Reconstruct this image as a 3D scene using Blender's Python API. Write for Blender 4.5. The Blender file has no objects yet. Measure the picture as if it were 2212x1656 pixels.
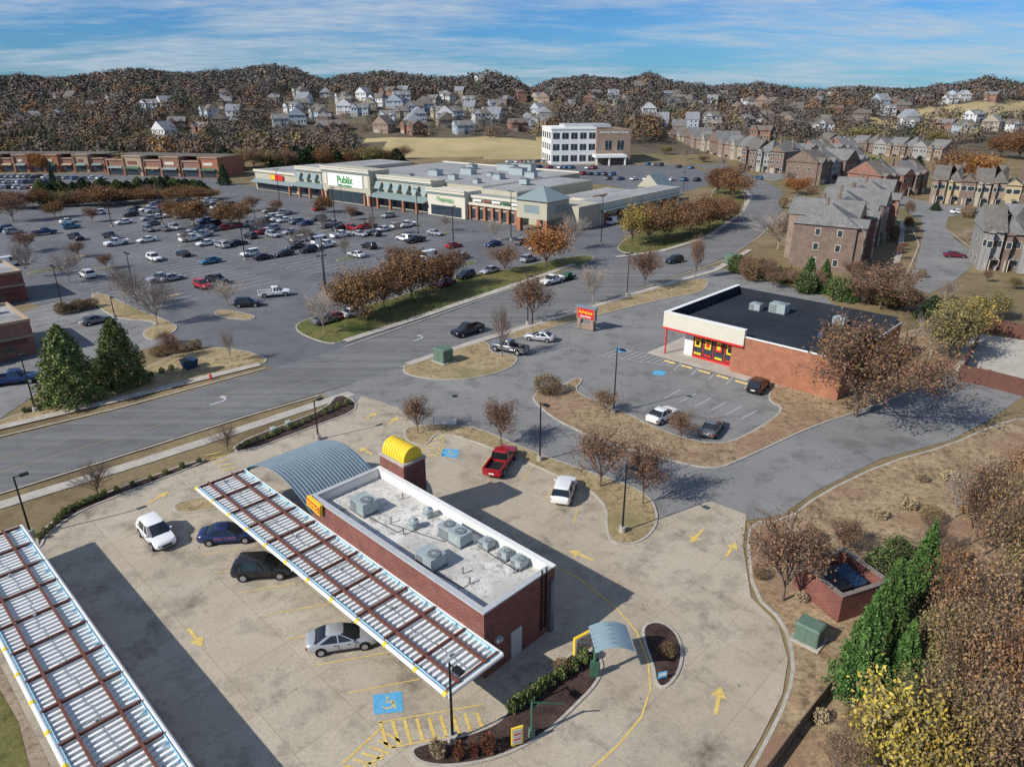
import bpy, math, random
import numpy as np
from mathutils import Vector
random.seed(7); rs=np.random.RandomState(7)
S=bpy.context.scene; COL=S.collection
TH=math.radians(22.3); ST,CT=math.sin(TH),math.cos(TH); F=1534.; H=35.
RZ=math.radians(-44); CU,SU=math.cos(RZ),math.sin(RZ)
# ---------------------------------------------------------------- survey helpers (aerial rectification onto the terrain)
def G(px,py,h=0.):
    xc=(px-1106)/F; v=(py-828)/F
    t=(H-h)/(ST+v*CT)
    return (xc*t,(CT-v*ST)*t)
SKX=[-400,0,60,150,250,330,420,520,600,650,700,760,830,880,930,1000,1050,1110,1150,1190,1260,1340,1400,1450,1530,1640,1740,1850,1950,2050,2120,2212,2600]
SKY=[165,167,160,166,158,150,153,148,141,150,168,157,150,156,166,172,161,174,190,171,163,171,156,177,184,177,191,184,193,184,171,188,180]
def npx(x,y): return 1106+F*x/(y*CT+8)
def hgt(x,y):
    if y<385: return 0.
    v=(np.interp(npx(x,y),SKX,SKY)-828)/F
    a=1100*(ST+v*CT)/(CT-v*ST); r=max(5,35-a-12)
    f=np.interp(y,[385,450,520,620,850,1100,1500,2500,5000],[0,.05,.22,.48,.8,1,.75,.4,.3])
    k=min(1,(y-385)/300)
    n=(6*math.sin(x*.012+1.3+y*.004)*math.sin(y*.0125)+3*math.sin(x*.031+y*.017))*k*(1 if y<1000 else .3)
    return max(0,float(r*f+n))
def G2(px,py):
    xc=(px-1106)/F; v=(py-828)/F; d=ST+v*CT; f=CT-v*ST
    if d>.09: return G(px,py)+(0.,)
    t=200.
    while t<2200:
        x,y,z=xc*t,f*t,H-d*t
        if z<=hgt(x,y): break
        t+=3
    return (xc*t,f*t,hgt(xc*t,f*t))
def hfrom(y,py):
    v=(py-828)/F; return H-y*(ST+v*CT)/(CT-v*ST)
def depth(y,z=0): return y*CT+(H-z)*ST
def L(u,w): return (u*CU-w*SU, u*SU+w*CU)
def inpoly(x,y,p):
    c=False;j=len(p)-1
    for i in range(len(p)):
        if (p[i][1]>y)!=(p[j][1]>y) and x<(p[j][0]-p[i][0])*(y-p[i][1])/(p[j][1]-p[i][1])+p[i][0]: c=not c
        j=i
    return c
def proj(x,y,z):
    dz=depth(y,z); return 1106+F*x/dz, 828+F*((H-z)*CT-y*ST)/dz
FIELDS=[[(1630,214),(1800,222),(1770,236),(1630,228)],[(1960,240),(2120,222),(2400,212),(2400,262),(2060,262),(1950,256)],[(780,303),(1178,298),(1178,345),(780,345)],[(1830,258),(1960,266),(1950,282),(1830,276)]]
# ---------------------------------------------------------------- materials
MATS={}
def newmat(name):
    m=bpy.data.materials.new(name); m.use_nodes=True
    return m,m.node_tree,m.node_tree.nodes['Principled BSDF']
def coords(nt,rot=0,scale=(1,1,1),kind='Object'):
    tc=nt.nodes.new('ShaderNodeTexCoord'); mp=nt.nodes.new('ShaderNodeMapping')
    mp.inputs['Rotation'].default_value[2]=rot; mp.inputs['Scale'].default_value=scale
    nt.links.new(tc.outputs[kind],mp.inputs[0]); return mp.outputs[0]
def noise(nt,vec,scale,detail=3,rough=.55):
    n=nt.nodes.new('ShaderNodeTexNoise'); n.inputs['Scale'].default_value=scale
    n.inputs['Detail'].default_value=detail; n.inputs['Roughness'].default_value=rough
    nt.links.new(vec,n.inputs['Vector']); return n.outputs['Fac']
def ramp(nt,fac,stops):
    r=nt.nodes.new('ShaderNodeValToRGB'); e=r.color_ramp.elements
    while len(e)<len(stops): e.new(.5)
    for i,(p,c) in enumerate(stops):
        e[i].position=p; e[i].color=(c[0],c[1],c[2],1) if hasattr(c,'__len__') else (c,c,c,1)
    nt.links.new(fac,r.inputs[0]); return r.outputs[0]
def mix(nt,a,b,fac=1.,mode='MULTIPLY'):
    m=nt.nodes.new('ShaderNodeMixRGB'); m.blend_type=mode
    for s,i in ((fac,0),(a,1),(b,2)):
        if isinstance(s,bpy.types.NodeSocket): nt.links.new(s,m.inputs[i])
        elif i==0: m.inputs[0].default_value=s
        else: m.inputs[i].default_value=(s[0],s[1],s[2],1)
    return m.outputs[0]
def P(name,c,rough=.8,var=.12,scale=2.,metal=0.,spec=.3,coat=0.):
    if name in MATS: return MATS[name]
    m,nt,b=newmat(name); v=coords(nt)
    n=noise(nt,v,scale,4)
    col=ramp(nt,n,[(.25,[x*(1-var) for x in c]),(.75,[min(1,x*(1+var)) for x in c])])
    nt.links.new(col,b.inputs['Base Color']); b.inputs['Roughness'].default_value=rough
    b.inputs['Metallic'].default_value=metal; b.inputs['Specular IOR Level'].default_value=spec
    b.inputs['Coat Weight'].default_value=coat
    MATS[name]=m; return m
def surface(name,c1,c2,s1,c3=None,grain=8,stain=.75,crack=0,streak=None,rough=.9,glo=.82):
    m,nt,b=newmat(name); v=coords(nt)
    a=ramp(nt,noise(nt,v,s1,5,.6),[(.3,c1),(.7,c2)])
    g=ramp(nt,noise(nt,v,grain,3,.7),[(.3,glo),(.7,2-glo-.05)]); a=mix(nt,a,g)
    st=ramp(nt,noise(nt,v,s1*4.3,4,.65),[(.36,stain),(.5,1.)]); a=mix(nt,a,st)
    if c3: a=mix(nt,a,c3,ramp(nt,noise(nt,v,s1*.35,5,.6),[(.5,0.),(.66,.85)]),'MIX')
    if streak is not None:
        v2=coords(nt,streak,(.03,.8,1)); a=mix(nt,a,ramp(nt,noise(nt,v2,1,3),[(.35,.82),(.65,1.1)]))
    if crack:
        vo=nt.nodes.new('ShaderNodeTexVoronoi'); vo.feature='DISTANCE_TO_EDGE'; vo.inputs['Scale'].default_value=crack
        nv=nt.nodes.new('ShaderNodeTexNoise'); nv.inputs['Scale'].default_value=.3
        nt.links.new(v,nv.inputs['Vector']); w=mix(nt,v,nv.outputs['Color'],.9,'ADD')
        nt.links.new(w,vo.inputs['Vector'])
        a=mix(nt,a,ramp(nt,vo.outputs['Distance'],[(.0,.75),(.007,1.)]))
    nt.links.new(a,b.inputs['Base Color']); b.inputs['Roughness'].default_value=rough
    b.inputs['Specular IOR Level'].default_value=.15
    MATS[name]=m; return m,nt,b,a
def SUR(*a,**k): return surface(*a,**k)[0]
M_terrain=SUR('dry_grass_ground',(.17,.13,.07),(.28,.21,.115),.03,(.13,.125,.055),1.5,.65)
M_forest=SUR('woodland_floor',(.095,.08,.06),(.14,.115,.08),.02,(.15,.13,.08),1.5,.7)
M_field=SUR('golden_field_grass',(.36,.28,.14),(.46,.37,.2),.02,None,1,.85)
M_lawn=SUR('lawn',(.085,.12,.03),(.2,.16,.065),.15,None,4,.6,glo=.7)
M_straw=SUR('straw_grass',(.28,.205,.11),(.42,.325,.19),.3,(.2,.175,.085),5,.6,glo=.62)
M_bank=SUR('bank_soil_grass',(.25,.17,.1),(.4,.3,.185),.3,(.25,.15,.10),3.5,.55,glo=.6)
M_mulch=SUR('mulch',(.04,.026,.024),(.09,.058,.048),1.,None,12,.6,glo=.6)
M_gravel=SUR('gravel',(.26,.19,.13),(.42,.33,.25),.8,None,14,.6,glo=.6)
M_asph=SUR('asphalt_lot',(.125,.127,.134),(.175,.177,.184),.05,None,9,.8,.09)
M_asph2=SUR('asphalt_drive',(.19,.188,.186),(.26,.255,.247),.08,None,9,.74,.11)
M_road=SUR('asphalt_road',(.16,.16,.162),(.205,.204,.203),.06,None,9,.86,0,math.radians(-46))
M_walk=SUR('sidewalk_concrete',(.38,.34,.29),(.5,.46,.4),.4,None,10,.85)
M_kerb=SUR('kerb_concrete',(.36,.33,.28),(.5,.46,.4),.8,None,10,.8)
def conc():
    m,nt,b,a=surface('lot_concrete',(.40,.34,.26),(.5,.44,.35),.09,(.385,.32,.24),7,.76,0)
    v=coords(nt,-RZ,(1,1,1))
    br=nt.nodes.new('ShaderNodeTexBrick'); br.offset=0; br.inputs['Scale'].default_value=1
    br.inputs['Color1'].default_value=(1,1,1,1); br.inputs['Color2'].default_value=(.91,.91,.91,1); br.inputs['Mortar'].default_value=(.68,.66,.62,1)
    br.inputs['Mortar Size'].default_value=.022; br.inputs['Brick Width'].default_value=4.2; br.inputs['Row Height'].default_value=4.2
    nt.links.new(v,br.inputs['Vector']); a=mix(nt,a,br.outputs['Color'])
    oil=ramp(nt,noise(nt,coords(nt,0.4,(.5,.5,1)),.55,6,.72),[(.3,.5),(.46,1.)]); a=mix(nt,a,oil)
    sp=ramp(nt,noise(nt,coords(nt,.1),1.6,2,.5),[(.22,.45),(.3,1.)]); a=mix(nt,a,sp)
    nt.links.new(a,b.inputs['Base Color']); return m
M_conc=conc()
def brick(name,c1,c2,mo,sc=1.):
    if name in MATS: return MATS[name]
    m,nt,b=newmat(name)
    tc=nt.nodes.new('ShaderNodeTexCoord'); sp=nt.nodes.new('ShaderNodeSeparateXYZ'); nt.links.new(tc.outputs['Object'],sp.inputs[0])
    ad=nt.nodes.new('ShaderNodeMath'); ad.operation='ADD'; nt.links.new(sp.outputs[0],ad.inputs[0]); nt.links.new(sp.outputs[1],ad.inputs[1])
    cb=nt.nodes.new('ShaderNodeCombineXYZ'); nt.links.new(ad.outputs[0],cb.inputs[0]); nt.links.new(sp.outputs[2],cb.inputs[1])
    br=nt.nodes.new('ShaderNodeTexBrick'); nt.links.new(cb.outputs[0],br.inputs['Vector'])
    br.inputs['Color1'].default_value=(*c1,1); br.inputs['Color2'].default_value=(*c2,1); br.inputs['Mortar'].default_value=(*mo,1)
    br.inputs['Scale'].default_value=1/sc; br.inputs['Brick Width'].default_value=.4; br.inputs['Row Height'].default_value=.15; br.inputs['Mortar Size'].default_value=.012
    n=ramp(nt,noise(nt,tc.outputs['Object'],.8,5),[(.3,.8),(.7,1.15)])
    nt.links.new(mix(nt,br.outputs['Color'],n),b.inputs['Base Color']); b.inputs['Roughness'].default_value=.9; b.inputs['Specular IOR Level'].default_value=.15
    MATS[name]=m; return m
B_red=brick('dark_red_brick',(.17,.055,.045),(.23,.08,.06),(.25,.18,.15))
B_org=brick('orange_brick',(.31,.115,.06),(.38,.15,.08),(.36,.24,.18))
B_tan=brick('tan_brick',(.24,.17,.13),(.31,.225,.17),(.34,.29,.25))
B_brn=brick('brown_brick',(.15,.10,.08),(.21,.145,.115),(.27,.23,.2))
B_mut=brick('muted_red_brick',(.23,.11,.08),(.29,.145,.105),(.3,.22,.18))
W_paint=P('white_paint',(.78,.78,.76),.6,.05)
W_gray=P('gray_paint',(.42,.43,.44),.6,.1)
Y_paint=P('yellow_paint',(.8,.55,.04),.5,.08)
Y_mark=P('yellow_road_paint',(.62,.45,.14),.85,.3,5)
W_mark=P('white_road_paint',(.5,.5,.5),.8,.25,4)
BL_mark=P('blue_road_paint',(.1,.36,.6),.8,.18,4)
R_paint=P('red_paint',(.6,.03,.03),.5,.05)
K_paint=P('black_metal',(.015,.015,.017),.5,.2)
DKG=P('dark_glass',(.03,.045,.06),.08,.2,1,0,.8)
GLS=P('car_glass',(.014,.018,.022),.05,.2,1,0,.8)
TYRE=P('tyre_rubber',(.015,.015,.015),.9,.1)
RIM=P('rim_metal',(.4,.41,.43),.35,.1,3,.6)
LAMPW=P('lamp_lens',(.7,.72,.75),.15,.03)
LAMPR=P('red_lens',(.35,.01,.01),.2,.05)
GREEN=P('green_metal',(.05,.13,.08),.5,.15)
GREENB=P('transformer_green',(.11,.17,.13),.6,.12)
RUST=P('rust_red_steel',(.14,.055,.04),.7,.3,3)
GALV=P('galvanised_metal',(.36,.41,.41),.5,.14,2,.15)
GALV2=P('dark_galvanised_metal',(.17,.18,.19),.5,.2,3,.2)
BARR=P('blue_gray_metal_roof',(.2,.26,.31),.5,.1,1,.1)
ARCH=P('gray_blue_arch_metal',(.24,.33,.37),.5,.1,1,.1)
SIGNB=P('sky_blue_trim',(.36,.6,.74),.5,.08)
ROOFW=SUR('white_roof_membrane',(.48,.45,.41),(.72,.7,.66),.5,(.42,.4,.37),5,.55)
ROOFG=SUR('gray_flat_roof',(.27,.27,.27),(.38,.38,.375),.08,None,2,.8)
ROOFK=SUR('black_flat_roof',(.02,.025,.033),(.036,.042,.052),.15,None,2,.8)
SHG=SUR('gray_shingle',(.15,.147,.145),(.22,.215,.21),.5,None,3,.8,glo=.75)
SHB=SUR('brown_shingle',(.13,.115,.10),(.19,.17,.15),.5,None,3,.8,glo=.75)
SHL=SUR('light_shingle',(.2,.21,.23),(.28,.29,.31),.5,None,4,.85)
BEIGE=P('beige_stucco',(.43,.4,.31),.9,.06,.5)
CREAM=P('cream_stucco',(.6,.56,.46),.9,.05,.5)
TANS=P('tan_stucco',(.36,.27,.19),.9,.06,.5)
WHITS=P('white_stucco',(.7,.7,.67),.9,.04,.5)
SEAM=P('blue_gray_metal_awning',(.22,.28,.28),.5,.08,1,.1)
FENC=P('red_brown_fence',(.13,.06,.045),.7,.15,2)
WOOD=P('weathered_wood',(.16,.12,.09),.9,.25,3)
BARK=P('bark',(.15,.11,.09),.95,.3,4)
BARKL=P('pale_bark',(.34,.29,.25),.95,.25,4)
DOORM=P('door_paint',(.5,.49,.46),.6,.06)
DKDOOR=P('dark_door_paint',(.06,.05,.045),.5,.1)
GARD=P('cream_garage_door',(.38,.34,.28),.6,.06)
def leafmat():
    m,nt,b=newmat('foliage')
    at=nt.nodes.new('ShaderNodeAttribute'); at.attribute_name='tint'
    oi=nt.nodes.new('ShaderNodeObjectInfo'); hs=nt.nodes.new('ShaderNodeHueSaturation')
    mr=nt.nodes.new('ShaderNodeMapRange'); mr.inputs['To Min'].default_value=.8; mr.inputs['To Max'].default_value=1.2
    nt.links.new(oi.outputs['Random'],mr.inputs[0]); nt.links.new(mr.outputs[0],hs.inputs['Value'])
    mr2=nt.nodes.new('ShaderNodeMapRange'); mr2.inputs['To Min'].default_value=.488; mr2.inputs['To Max'].default_value=.504
    nt.links.new(oi.outputs['Random'],mr2.inputs[0]); nt.links.new(mr2.outputs[0],hs.inputs['Hue'])
    nt.links.new(at.outputs['Color'],hs.inputs['Color'])
    b.inputs['Roughness'].default_value=.9; b.inputs['Specular IOR Level'].default_value=.05
    nt.links.new(hs.outputs[0],b.inputs['Base Color']); return m
LEAF=leafmat()
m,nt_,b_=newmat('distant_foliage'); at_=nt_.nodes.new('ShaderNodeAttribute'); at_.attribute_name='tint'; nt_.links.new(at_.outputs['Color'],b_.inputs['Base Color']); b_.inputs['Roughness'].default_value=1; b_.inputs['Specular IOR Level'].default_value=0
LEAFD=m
PAINTS={'white':(.8,.8,.79),'silver':(.45,.46,.48),'gray':(.18,.185,.195),'black':(.012,.012,.014),'blue':(.02,.05,.16),
 'light blue':(.06,.2,.34),'red':(.35,.012,.02),'maroon':(.16,.01,.03),'orange':(.6,.15,.02),'tan':(.32,.27,.2),'dark green':(.02,.06,.04),'navy blue':(.012,.025,.10)}
def paint(c):
    met=0.35 if c in('silver','gray','blue','light blue') else 0.
    return P(c.replace(' ','_')+'_car_paint',PAINTS[c],.28,.03,1,met,.5,.6)
# ---------------------------------------------------------------- mesh builder
class MB:
    def __init__(s): s.v=[];s.f=[];s.m=[];s.mats=[]
    def mi(s,m):
        if m not in s.mats: s.mats.append(m)
        return s.mats.index(m)
    def face(s,pts,mat):
        b=len(s.v); s.v+= [tuple(p) for p in pts]; s.f.append(tuple(range(b,b+len(pts)))); s.m.append(s.mi(mat))
    def add(s,vs,fs,mat):
        b=len(s.v); s.v+=[tuple(p) for p in vs]; k=s.mi(mat)
        for f in fs: s.f.append(tuple(i+b for i in f)); s.m.append(k)
    def bx(s,x0,x1,y0,y1,z0,z1,mat):
        v=[(x0,y0,z0),(x1,y0,z0),(x1,y1,z0),(x0,y1,z0),(x0,y0,z1),(x1,y0,z1),(x1,y1,z1),(x0,y1,z1)]
        s.add(v,[(3,2,1,0),(4,5,6,7),(0,1,5,4),(1,2,6,5),(2,3,7,6),(3,0,4,7)],mat)
    def rbx(s,c,sz,rz,mat):
        n=len(s.v); s.bx(-sz[0]/2,sz[0]/2,-sz[1]/2,sz[1]/2,-sz[2]/2,sz[2]/2,mat)
        a,b=math.cos(rz),math.sin(rz)
        for i in range(n,len(s.v)):
            x,y,z=s.v[i]; s.v[i]=(c[0]+x*a-y*b,c[1]+x*b+y*a,c[2]+z)
    def cyl(s,p0,p1,r0,r1,mat,n=8,caps=True):
        p0=Vector(p0);p1=Vector(p1); d=(p1-p0).normalized()
        a=d.orthogonal().normalized(); b=d.cross(a); vs=[]
        for p,r in((p0,r0),(p1,r1)):
            for i in range(n):
                t=2*math.pi*i/n; vs.append(p+a*(r*math.cos(t))+b*(r*math.sin(t)))
        fs=[(i,(i+1)%n,n+(i+1)%n,n+i) for i in range(n)]
        if caps: fs+=[tuple(range(n))[::-1],tuple(range(n,2*n))]
        s.add(vs,fs,mat)
    def ball(s,c,r,mat,sq=(1,1,1),n=8,m=5):
        vs=[];fs=[]
        for i in range(m+1):
            ph=math.pi*i/m
            for j in range(n):
                t=2*math.pi*j/n
                vs.append((c[0]+r*sq[0]*math.sin(ph)*math.cos(t),c[1]+r*sq[1]*math.sin(ph)*math.sin(t),c[2]+r*sq[2]*math.cos(ph)))
        for i in range(m):
            for j in range(n): fs.append((i*n+j,(i+1)*n+j,(i+1)*n+(j+1)%n,i*n+(j+1)%n))
        s.add(vs,fs,mat)
    def loft(s,rings,mat,cap=True):
        n=len(rings[0]); vs=[p for r in rings for p in r]; fs=[]
        for k in range(len(rings)-1):
            for i in range(n): fs.append((k*n+i,k*n+(i+1)%n,(k+1)*n+(i+1)%n,(k+1)*n+i))
        if cap: fs+=[tuple(range(n))[::-1],tuple(range((len(rings)-1)*n,len(rings)*n))]
        s.add(vs,fs,mat)
    def gable(s,x0,x1,y0,y1,z0,zr,mat,axis='x',hip=0.,matg=None):
        if axis=='x':
            ym=(y0+y1)/2; r0,r1=x0+hip,x1-hip
            v=[(x0,y0,z0),(x1,y0,z0),(x1,y1,z0),(x0,y1,z0),(r0,ym,zr),(r1,ym,zr)]
            s.add(v,[(0,1,5,4),(2,3,4,5),(3,2,1,0)],mat); s.add(v,[(1,2,5),(3,0,4)],mat if hip else (matg or mat))
        else:
            xm=(x0+x1)/2; r0,r1=y0+hip,y1-hip
            v=[(x0,y0,z0),(x1,y0,z0),(x1,y1,z0),(x0,y1,z0),(xm,r0,zr),(xm,r1,zr)]
            s.add(v,[(1,2,5,4),(3,0,4,5),(3,2,1,0)],mat); s.add(v,[(0,1,4),(2,3,5)],mat if hip else (matg or mat))
    def mesh(s,name):
        me=bpy.data.meshes.new(name); me.from_pydata(s.v,[],s.f)
        for m in s.mats: me.materials.append(m)
        me.polygons.foreach_set('material_index',s.m); me.update(); return me
    def obj(s,name,parent=None,loc=None,rz=0,smooth=0,kind=None):
        me=s.mesh(name)
        if smooth:
            import bmesh
            bm=bmesh.new(); bm.from_mesh(me); bmesh.ops.remove_doubles(bm,verts=bm.verts,dist=1e-4); bm.to_mesh(me); bm.free()
            me.polygons.foreach_set('use_smooth',[True]*len(me.polygons))
            me.set_sharp_from_angle(angle=math.radians(smooth))
        return mk(name,me,parent,loc,rz,kind)
def mk(name,me,parent=None,loc=None,rz=0,kind=None):
    o=bpy.data.objects.new(name,me); COL.objects.link(o)
    if parent: o.parent=parent
    if loc: o.location=(loc[0],loc[1],loc[2] if len(loc)>2 else 0)
    o.rotation_euler[2]=rz
    if kind: o['kind']=kind
    return o
def thing(name,label,cat,loc,rz=0,group=None,me=None):
    o=mk(name,me,None,loc,rz); o['label']=label; o['category']=cat
    if group: o['group']=group
    return o
def clone(src,loc,rz=0,scale=None,label=None,group=None):
    o=src.copy(); COL.objects.link(o); o.location=(loc[0],loc[1],loc[2] if len(loc)>2 else 0); o.rotation_euler[2]=rz
    if scale: o.scale=scale if hasattr(scale,'__len__') else (scale,)*3
    if label: o['label']=label
    if group: o['group']=group
    def rec(a,b):
        for c in a.children:
            k=c.copy(); COL.objects.link(k); k.parent=b; rec(c,k)
    rec(src,o); return o
def text(parent,body,size,loc,rot,mat,name='lettering',ext=.02,off=0.,sx=1.):
    cu=bpy.data.curves.new('t','FONT'); cu.body=body; cu.size=size; cu.extrude=ext; cu.offset=off; cu.align_x='CENTER'; cu.align_y='CENTER'
    ob=bpy.data.objects.new('t',cu); COL.objects.link(ob); bpy.context.view_layer.update()
    me=bpy.data.meshes.new_from_object(ob.evaluated_get(bpy.context.evaluated_depsgraph_get())); bpy.data.objects.remove(ob)
    me.materials.clear(); me.materials.append(mat)
    o=mk(name,me,parent,loc); o.rotation_euler=rot; o.scale=(sx,1,1); return o
R90=math.radians(90)
# ---------------------------------------------------------------- ground sheets
def chaikin(p,it=2):
    for _ in range(it):
        q=[]
        for i in range(len(p)):
            a,b=p[i],p[(i+1)%len(p)]
            q+=[(a[0]*.75+b[0]*.25,a[1]*.75+b[1]*.25),(a[0]*.25+b[0]*.75,a[1]*.25+b[1]*.75)]
        p=q
    return p
def area(p): return .5*sum(p[i][0]*p[(i+1)%len(p)][1]-p[(i+1)%len(p)][0]*p[i][1] for i in range(len(p)))
def ccw(p): return p if area(p)>0 else p[::-1]
def inset(p,d):
    n=len(p); out=[]
    for i in range(n):
        a,b,c=p[i-1],p[i],p[(i+1)%n]
        e1=Vector((b[0]-a[0],b[1]-a[1])); e2=Vector((c[0]-b[0],c[1]-b[1]))
        if e1.length<1e-6 or e2.length<1e-6: out.append(b); continue
        e1.normalize(); e2.normalize(); nn=Vector((-e1.y-e2.y,e1.x+e2.x))
        if nn.length<.2: nn=Vector((-e1.y,e1.x))
        nn.normalize(); k=max(.5,nn.dot(Vector((-e1.y,e1.x)))); out.append((b[0]+nn.x*d/k,b[1]+nn.y*d/k))
    return out
def W(pts): return [G(*p) for p in pts]
def sheet(name,pts,z,mat,sm=0,world=False):
    p=pts if world else W(pts)
    if sm: p=chaikin(p,sm)
    p=ccw(p); b=MB(); b.face([(x,y,z) for x,y in p],mat); return b.obj(name,kind='structure')
def island(name,pts,mat,sm=2,world=False,h=.14,kw=.2):
    p=pts if world else W(pts)
    if sm: p=chaikin(p,sm)
    p=ccw(p); q=inset(p,kw); n=len(p)
    b=MB()
    for i in range(n):
        j=(i+1)%n
        b.face([(*p[i],0),(*p[j],0),(*p[j],h),(*p[i],h)],M_kerb)
        b.face([(*p[i],h),(*p[j],h),(*q[j],h),(*q[i],h)],M_kerb)
    b.obj('kerb',kind='structure')
    b=MB(); b.face([(x,y,h-.01) for x,y in q],mat); b.obj(name,kind='structure')
def strip(b,pts,w,z,mat,px=True):
    p=[Vector(q) for q in (W(pts) if px else pts)]
    L_=[];R_=[]
    for i in range(len(p)):
        d=(p[min(i+1,len(p)-1)]-p[max(i-1,0)]).normalized(); n=Vector((-d.y,d.x))*w/2
        L_.append(p[i]+n);R_.append(p[i]-n)
    for i in range(len(p)-1): b.face([(*R_[i],z),(*R_[i+1],z),(*L_[i+1],z),(*L_[i],z)],mat)
xs=np.concatenate([np.arange(-2600,-1200,100),np.arange(-1200,1201,16),np.arange(1300,2700,100)]); ys=np.concatenate([np.arange(-120,380,100),np.arange(385,1600,12),np.arange(1600,6001,200)])
tv=[(x,y,hgt(x,y)) for y in ys for x in xs]; nx=len(xs); b=MB(); fa=[];fb=[];fc=[]
for j in range(len(ys)-1):
    for i in range(nx-1):
        f=(j*nx+i,j*nx+i+1,(j+1)*nx+i+1,(j+1)*nx+i); k=False
        if 385<=ys[j]<1400:
            q=proj(*tv[f[0]]); k=any(inpoly(*q,p) for p in FIELDS)
        (fb if k else (fc if ys[j]>430 else fa)).append(f)
b.v=tv; b.mats=[M_terrain,M_field,M_forest]; b.f=fa+fb+fc; b.m=[0]*len(fa)+[1]*len(fb)+[2]*len(fc)
o=b.obj('ground',kind='structure'); o.data.polygons.foreach_set('use_smooth',[True]*len(o.data.polygons))
up=[(-500,1075),(-200,1000),(0,948),(250,888),(575,800),(740,752),(900,700),(1100,630),(1280,568),(1420,548),(1520,522),(1600,470),(1622,430),(1600,400),(1545,372),(1480,350),(1400,330)]
lo=[(1400,322),(1500,338),(1590,362),(1660,395),(1700,420),(1690,460),(1640,510),(1560,562),(1440,602),(1330,640),(1160,692),(1000,742),(860,795),(690,850),(530,897),(300,970),(0,1064),(-200,1130),(-500,1230)]
sheet('asphalt_car_park',[(-500,760),(-500,430),(-100,395),(300,392),(480,392),(560,405),(900,450),(1220,500),(1330,440),(1400,425),(1440,440),(1340,520),(1430,555),(1280,575),(740,752),(600,797),(400,760),(340,700),(60,655)],.03,M_asph)
sheet('asphalt_yard',[(-500,780),(0,690),(130,650),(330,690),(395,735),(250,770),(110,800),(80,850),(0,905),(-500,1010)],.034,M_asph2)
sheet('asphalt_medical_car_park',[(1040,388),(1075,345),(1180,338),(1400,338),(1545,375),(1540,398),(1440,424),(1300,398)],.03,M_asph)
sheet('asphalt_left_car_park',[(-300,420),(-300,372),(0,376),(480,374),(480,395),(100,425)],.036,M_asph)
sheet('asphalt_store_lot',[(690,852),(860,793),(1000,740),(1160,690),(1330,640),(1460,600),(1540,575),(1600,590),(1780,640),(1850,700),(1850,800),(2060,800),(2400,760),(2400,800),(2212,855),(2130,912),(2050,952),(1900,992),(1760,1062),(1690,1112),(1610,1125),(1500,1180),(1400,1190),(1280,1170),(1000,1000),(860,900),(770,880)],.04,M_asph2)
sheet('main_road',up+lo,.05,M_road,1)
sheet('side_road',[(1655,395),(1700,385),(1850,410),(1990,465),(1995,520),(1960,620),(2020,640),(2120,560),(2040,500),(2050,460),(2212,470),(2400,480),(2400,462),(2212,455),(2000,440),(1900,405),(1720,372),(1640,372)],.055,M_asph2,1)
sheet('concrete_lot',[(85,1175),(95,1150),(150,1112),(220,1080),(440,1003),(510,975),(700,905),(770,872),(780,855),(860,880),(905,925),(1000,940),(1300,1065),(1310,1100),(1420,1120),(1535,1083),(1612,1112),(1605,1180),(1622,1290),(1682,1350),(1702,1425),(1690,1500),(1640,1600),(1560,1730),(1300,1900),(100,1900),(60,1656),(-10,1430),(-120,1400)],.06,M_conc)
sheet('concrete_yard',[(2100,720),(2400,760),(2400,860),(2212,858),(2060,800)],.065,M_walk)
b=MB()
strip(b,[(-300,1180),(0,1092),(300,1000),(440,955),(690,872),(760,850)],1.6,.075,M_walk)
strip(b,[(-300,1010),(0,925),(250,866),(560,788)],1.4,.15,M_walk)
strip(b,[(745,738),(900,688),(1100,620),(1240,572)],1.5,.15,M_walk)
strip(b,[(880,788),(1000,748),(1170,697),(1340,645),(1450,612),(1545,585),(1620,540)],1.3,.15,M_walk)
strip(b,[(1330,556),(1430,543),(1530,512),(1600,462),(1622,425),(1590,395)],1.5,.15,M_walk)
strip(b,[(1700,430),(1850,452),(1950,480),(1945,540),(1925,600)],1.3,.15,M_walk)
b.obj('pavement',kind='structure')
b=MB()
for p in [[(-300,1138),(0,1068),(300,974),(530,901),(690,855)],[(-300,1020),(0,944),(250,884),(572,797)],[(745,750),(900,697),(1100,627),(1270,570)],[(865,795),(1000,744),(1160,694),(1330,642),(1450,602),(1560,565),(1640,512),(1692,460)],[(1960,470),(1985,530),(1950,615)],[(2050,500),(2125,560)]]: strip(b,p,.3,.12,M_kerb)
b.obj('kerb',kind='structure')
island('grass_island',[(865,803),(880,785),(950,763),(1035,735),(1058,742),(1060,765),(1122,768),(1112,792),(1060,812),(980,824),(900,817)],M_straw)
island('grass_verge',[(1090,735),(1100,718),(1200,688),(1340,646),(1450,614),(1532,598),(1525,632),(1440,645),(1300,680),(1180,712),(1130,730)],M_straw)
island('grass_island',[(1150,868),(1152,852),(1180,840),(1215,834),(1240,816),(1264,820),(1235,848),(1350,890),(1400,917),(1480,950),(1560,962),(1628,932),(1697,884),(1655,866),(1668,835),(1720,800),(1850,760),(2000,700),(2080,735),(2080,795),(1960,850),(1850,893),(1760,920),(1612,990),(1545,1018),(1450,997),(1300,955),(1200,910)],M_bank)
island('grass_island',[(868,938),(885,918),(1000,918),(1060,935),(1130,968),(1250,1012),(1400,1062),(1427,1120),(1402,1165),(1350,1182),(1305,1165),(1310,1078),(1180,1018),(1000,945),(940,937),(925,965),(885,960)],M_straw)
island('mulch_bed',[(880,1620),(920,1603),(1000,1590),(1080,1560),(1100,1520),(1200,1440),(1245,1400),(1290,1408),(1307,1440),(1290,1482),(1240,1532),(1180,1590),(1080,1642),(970,1662),(900,1652)],M_mulch)
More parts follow.
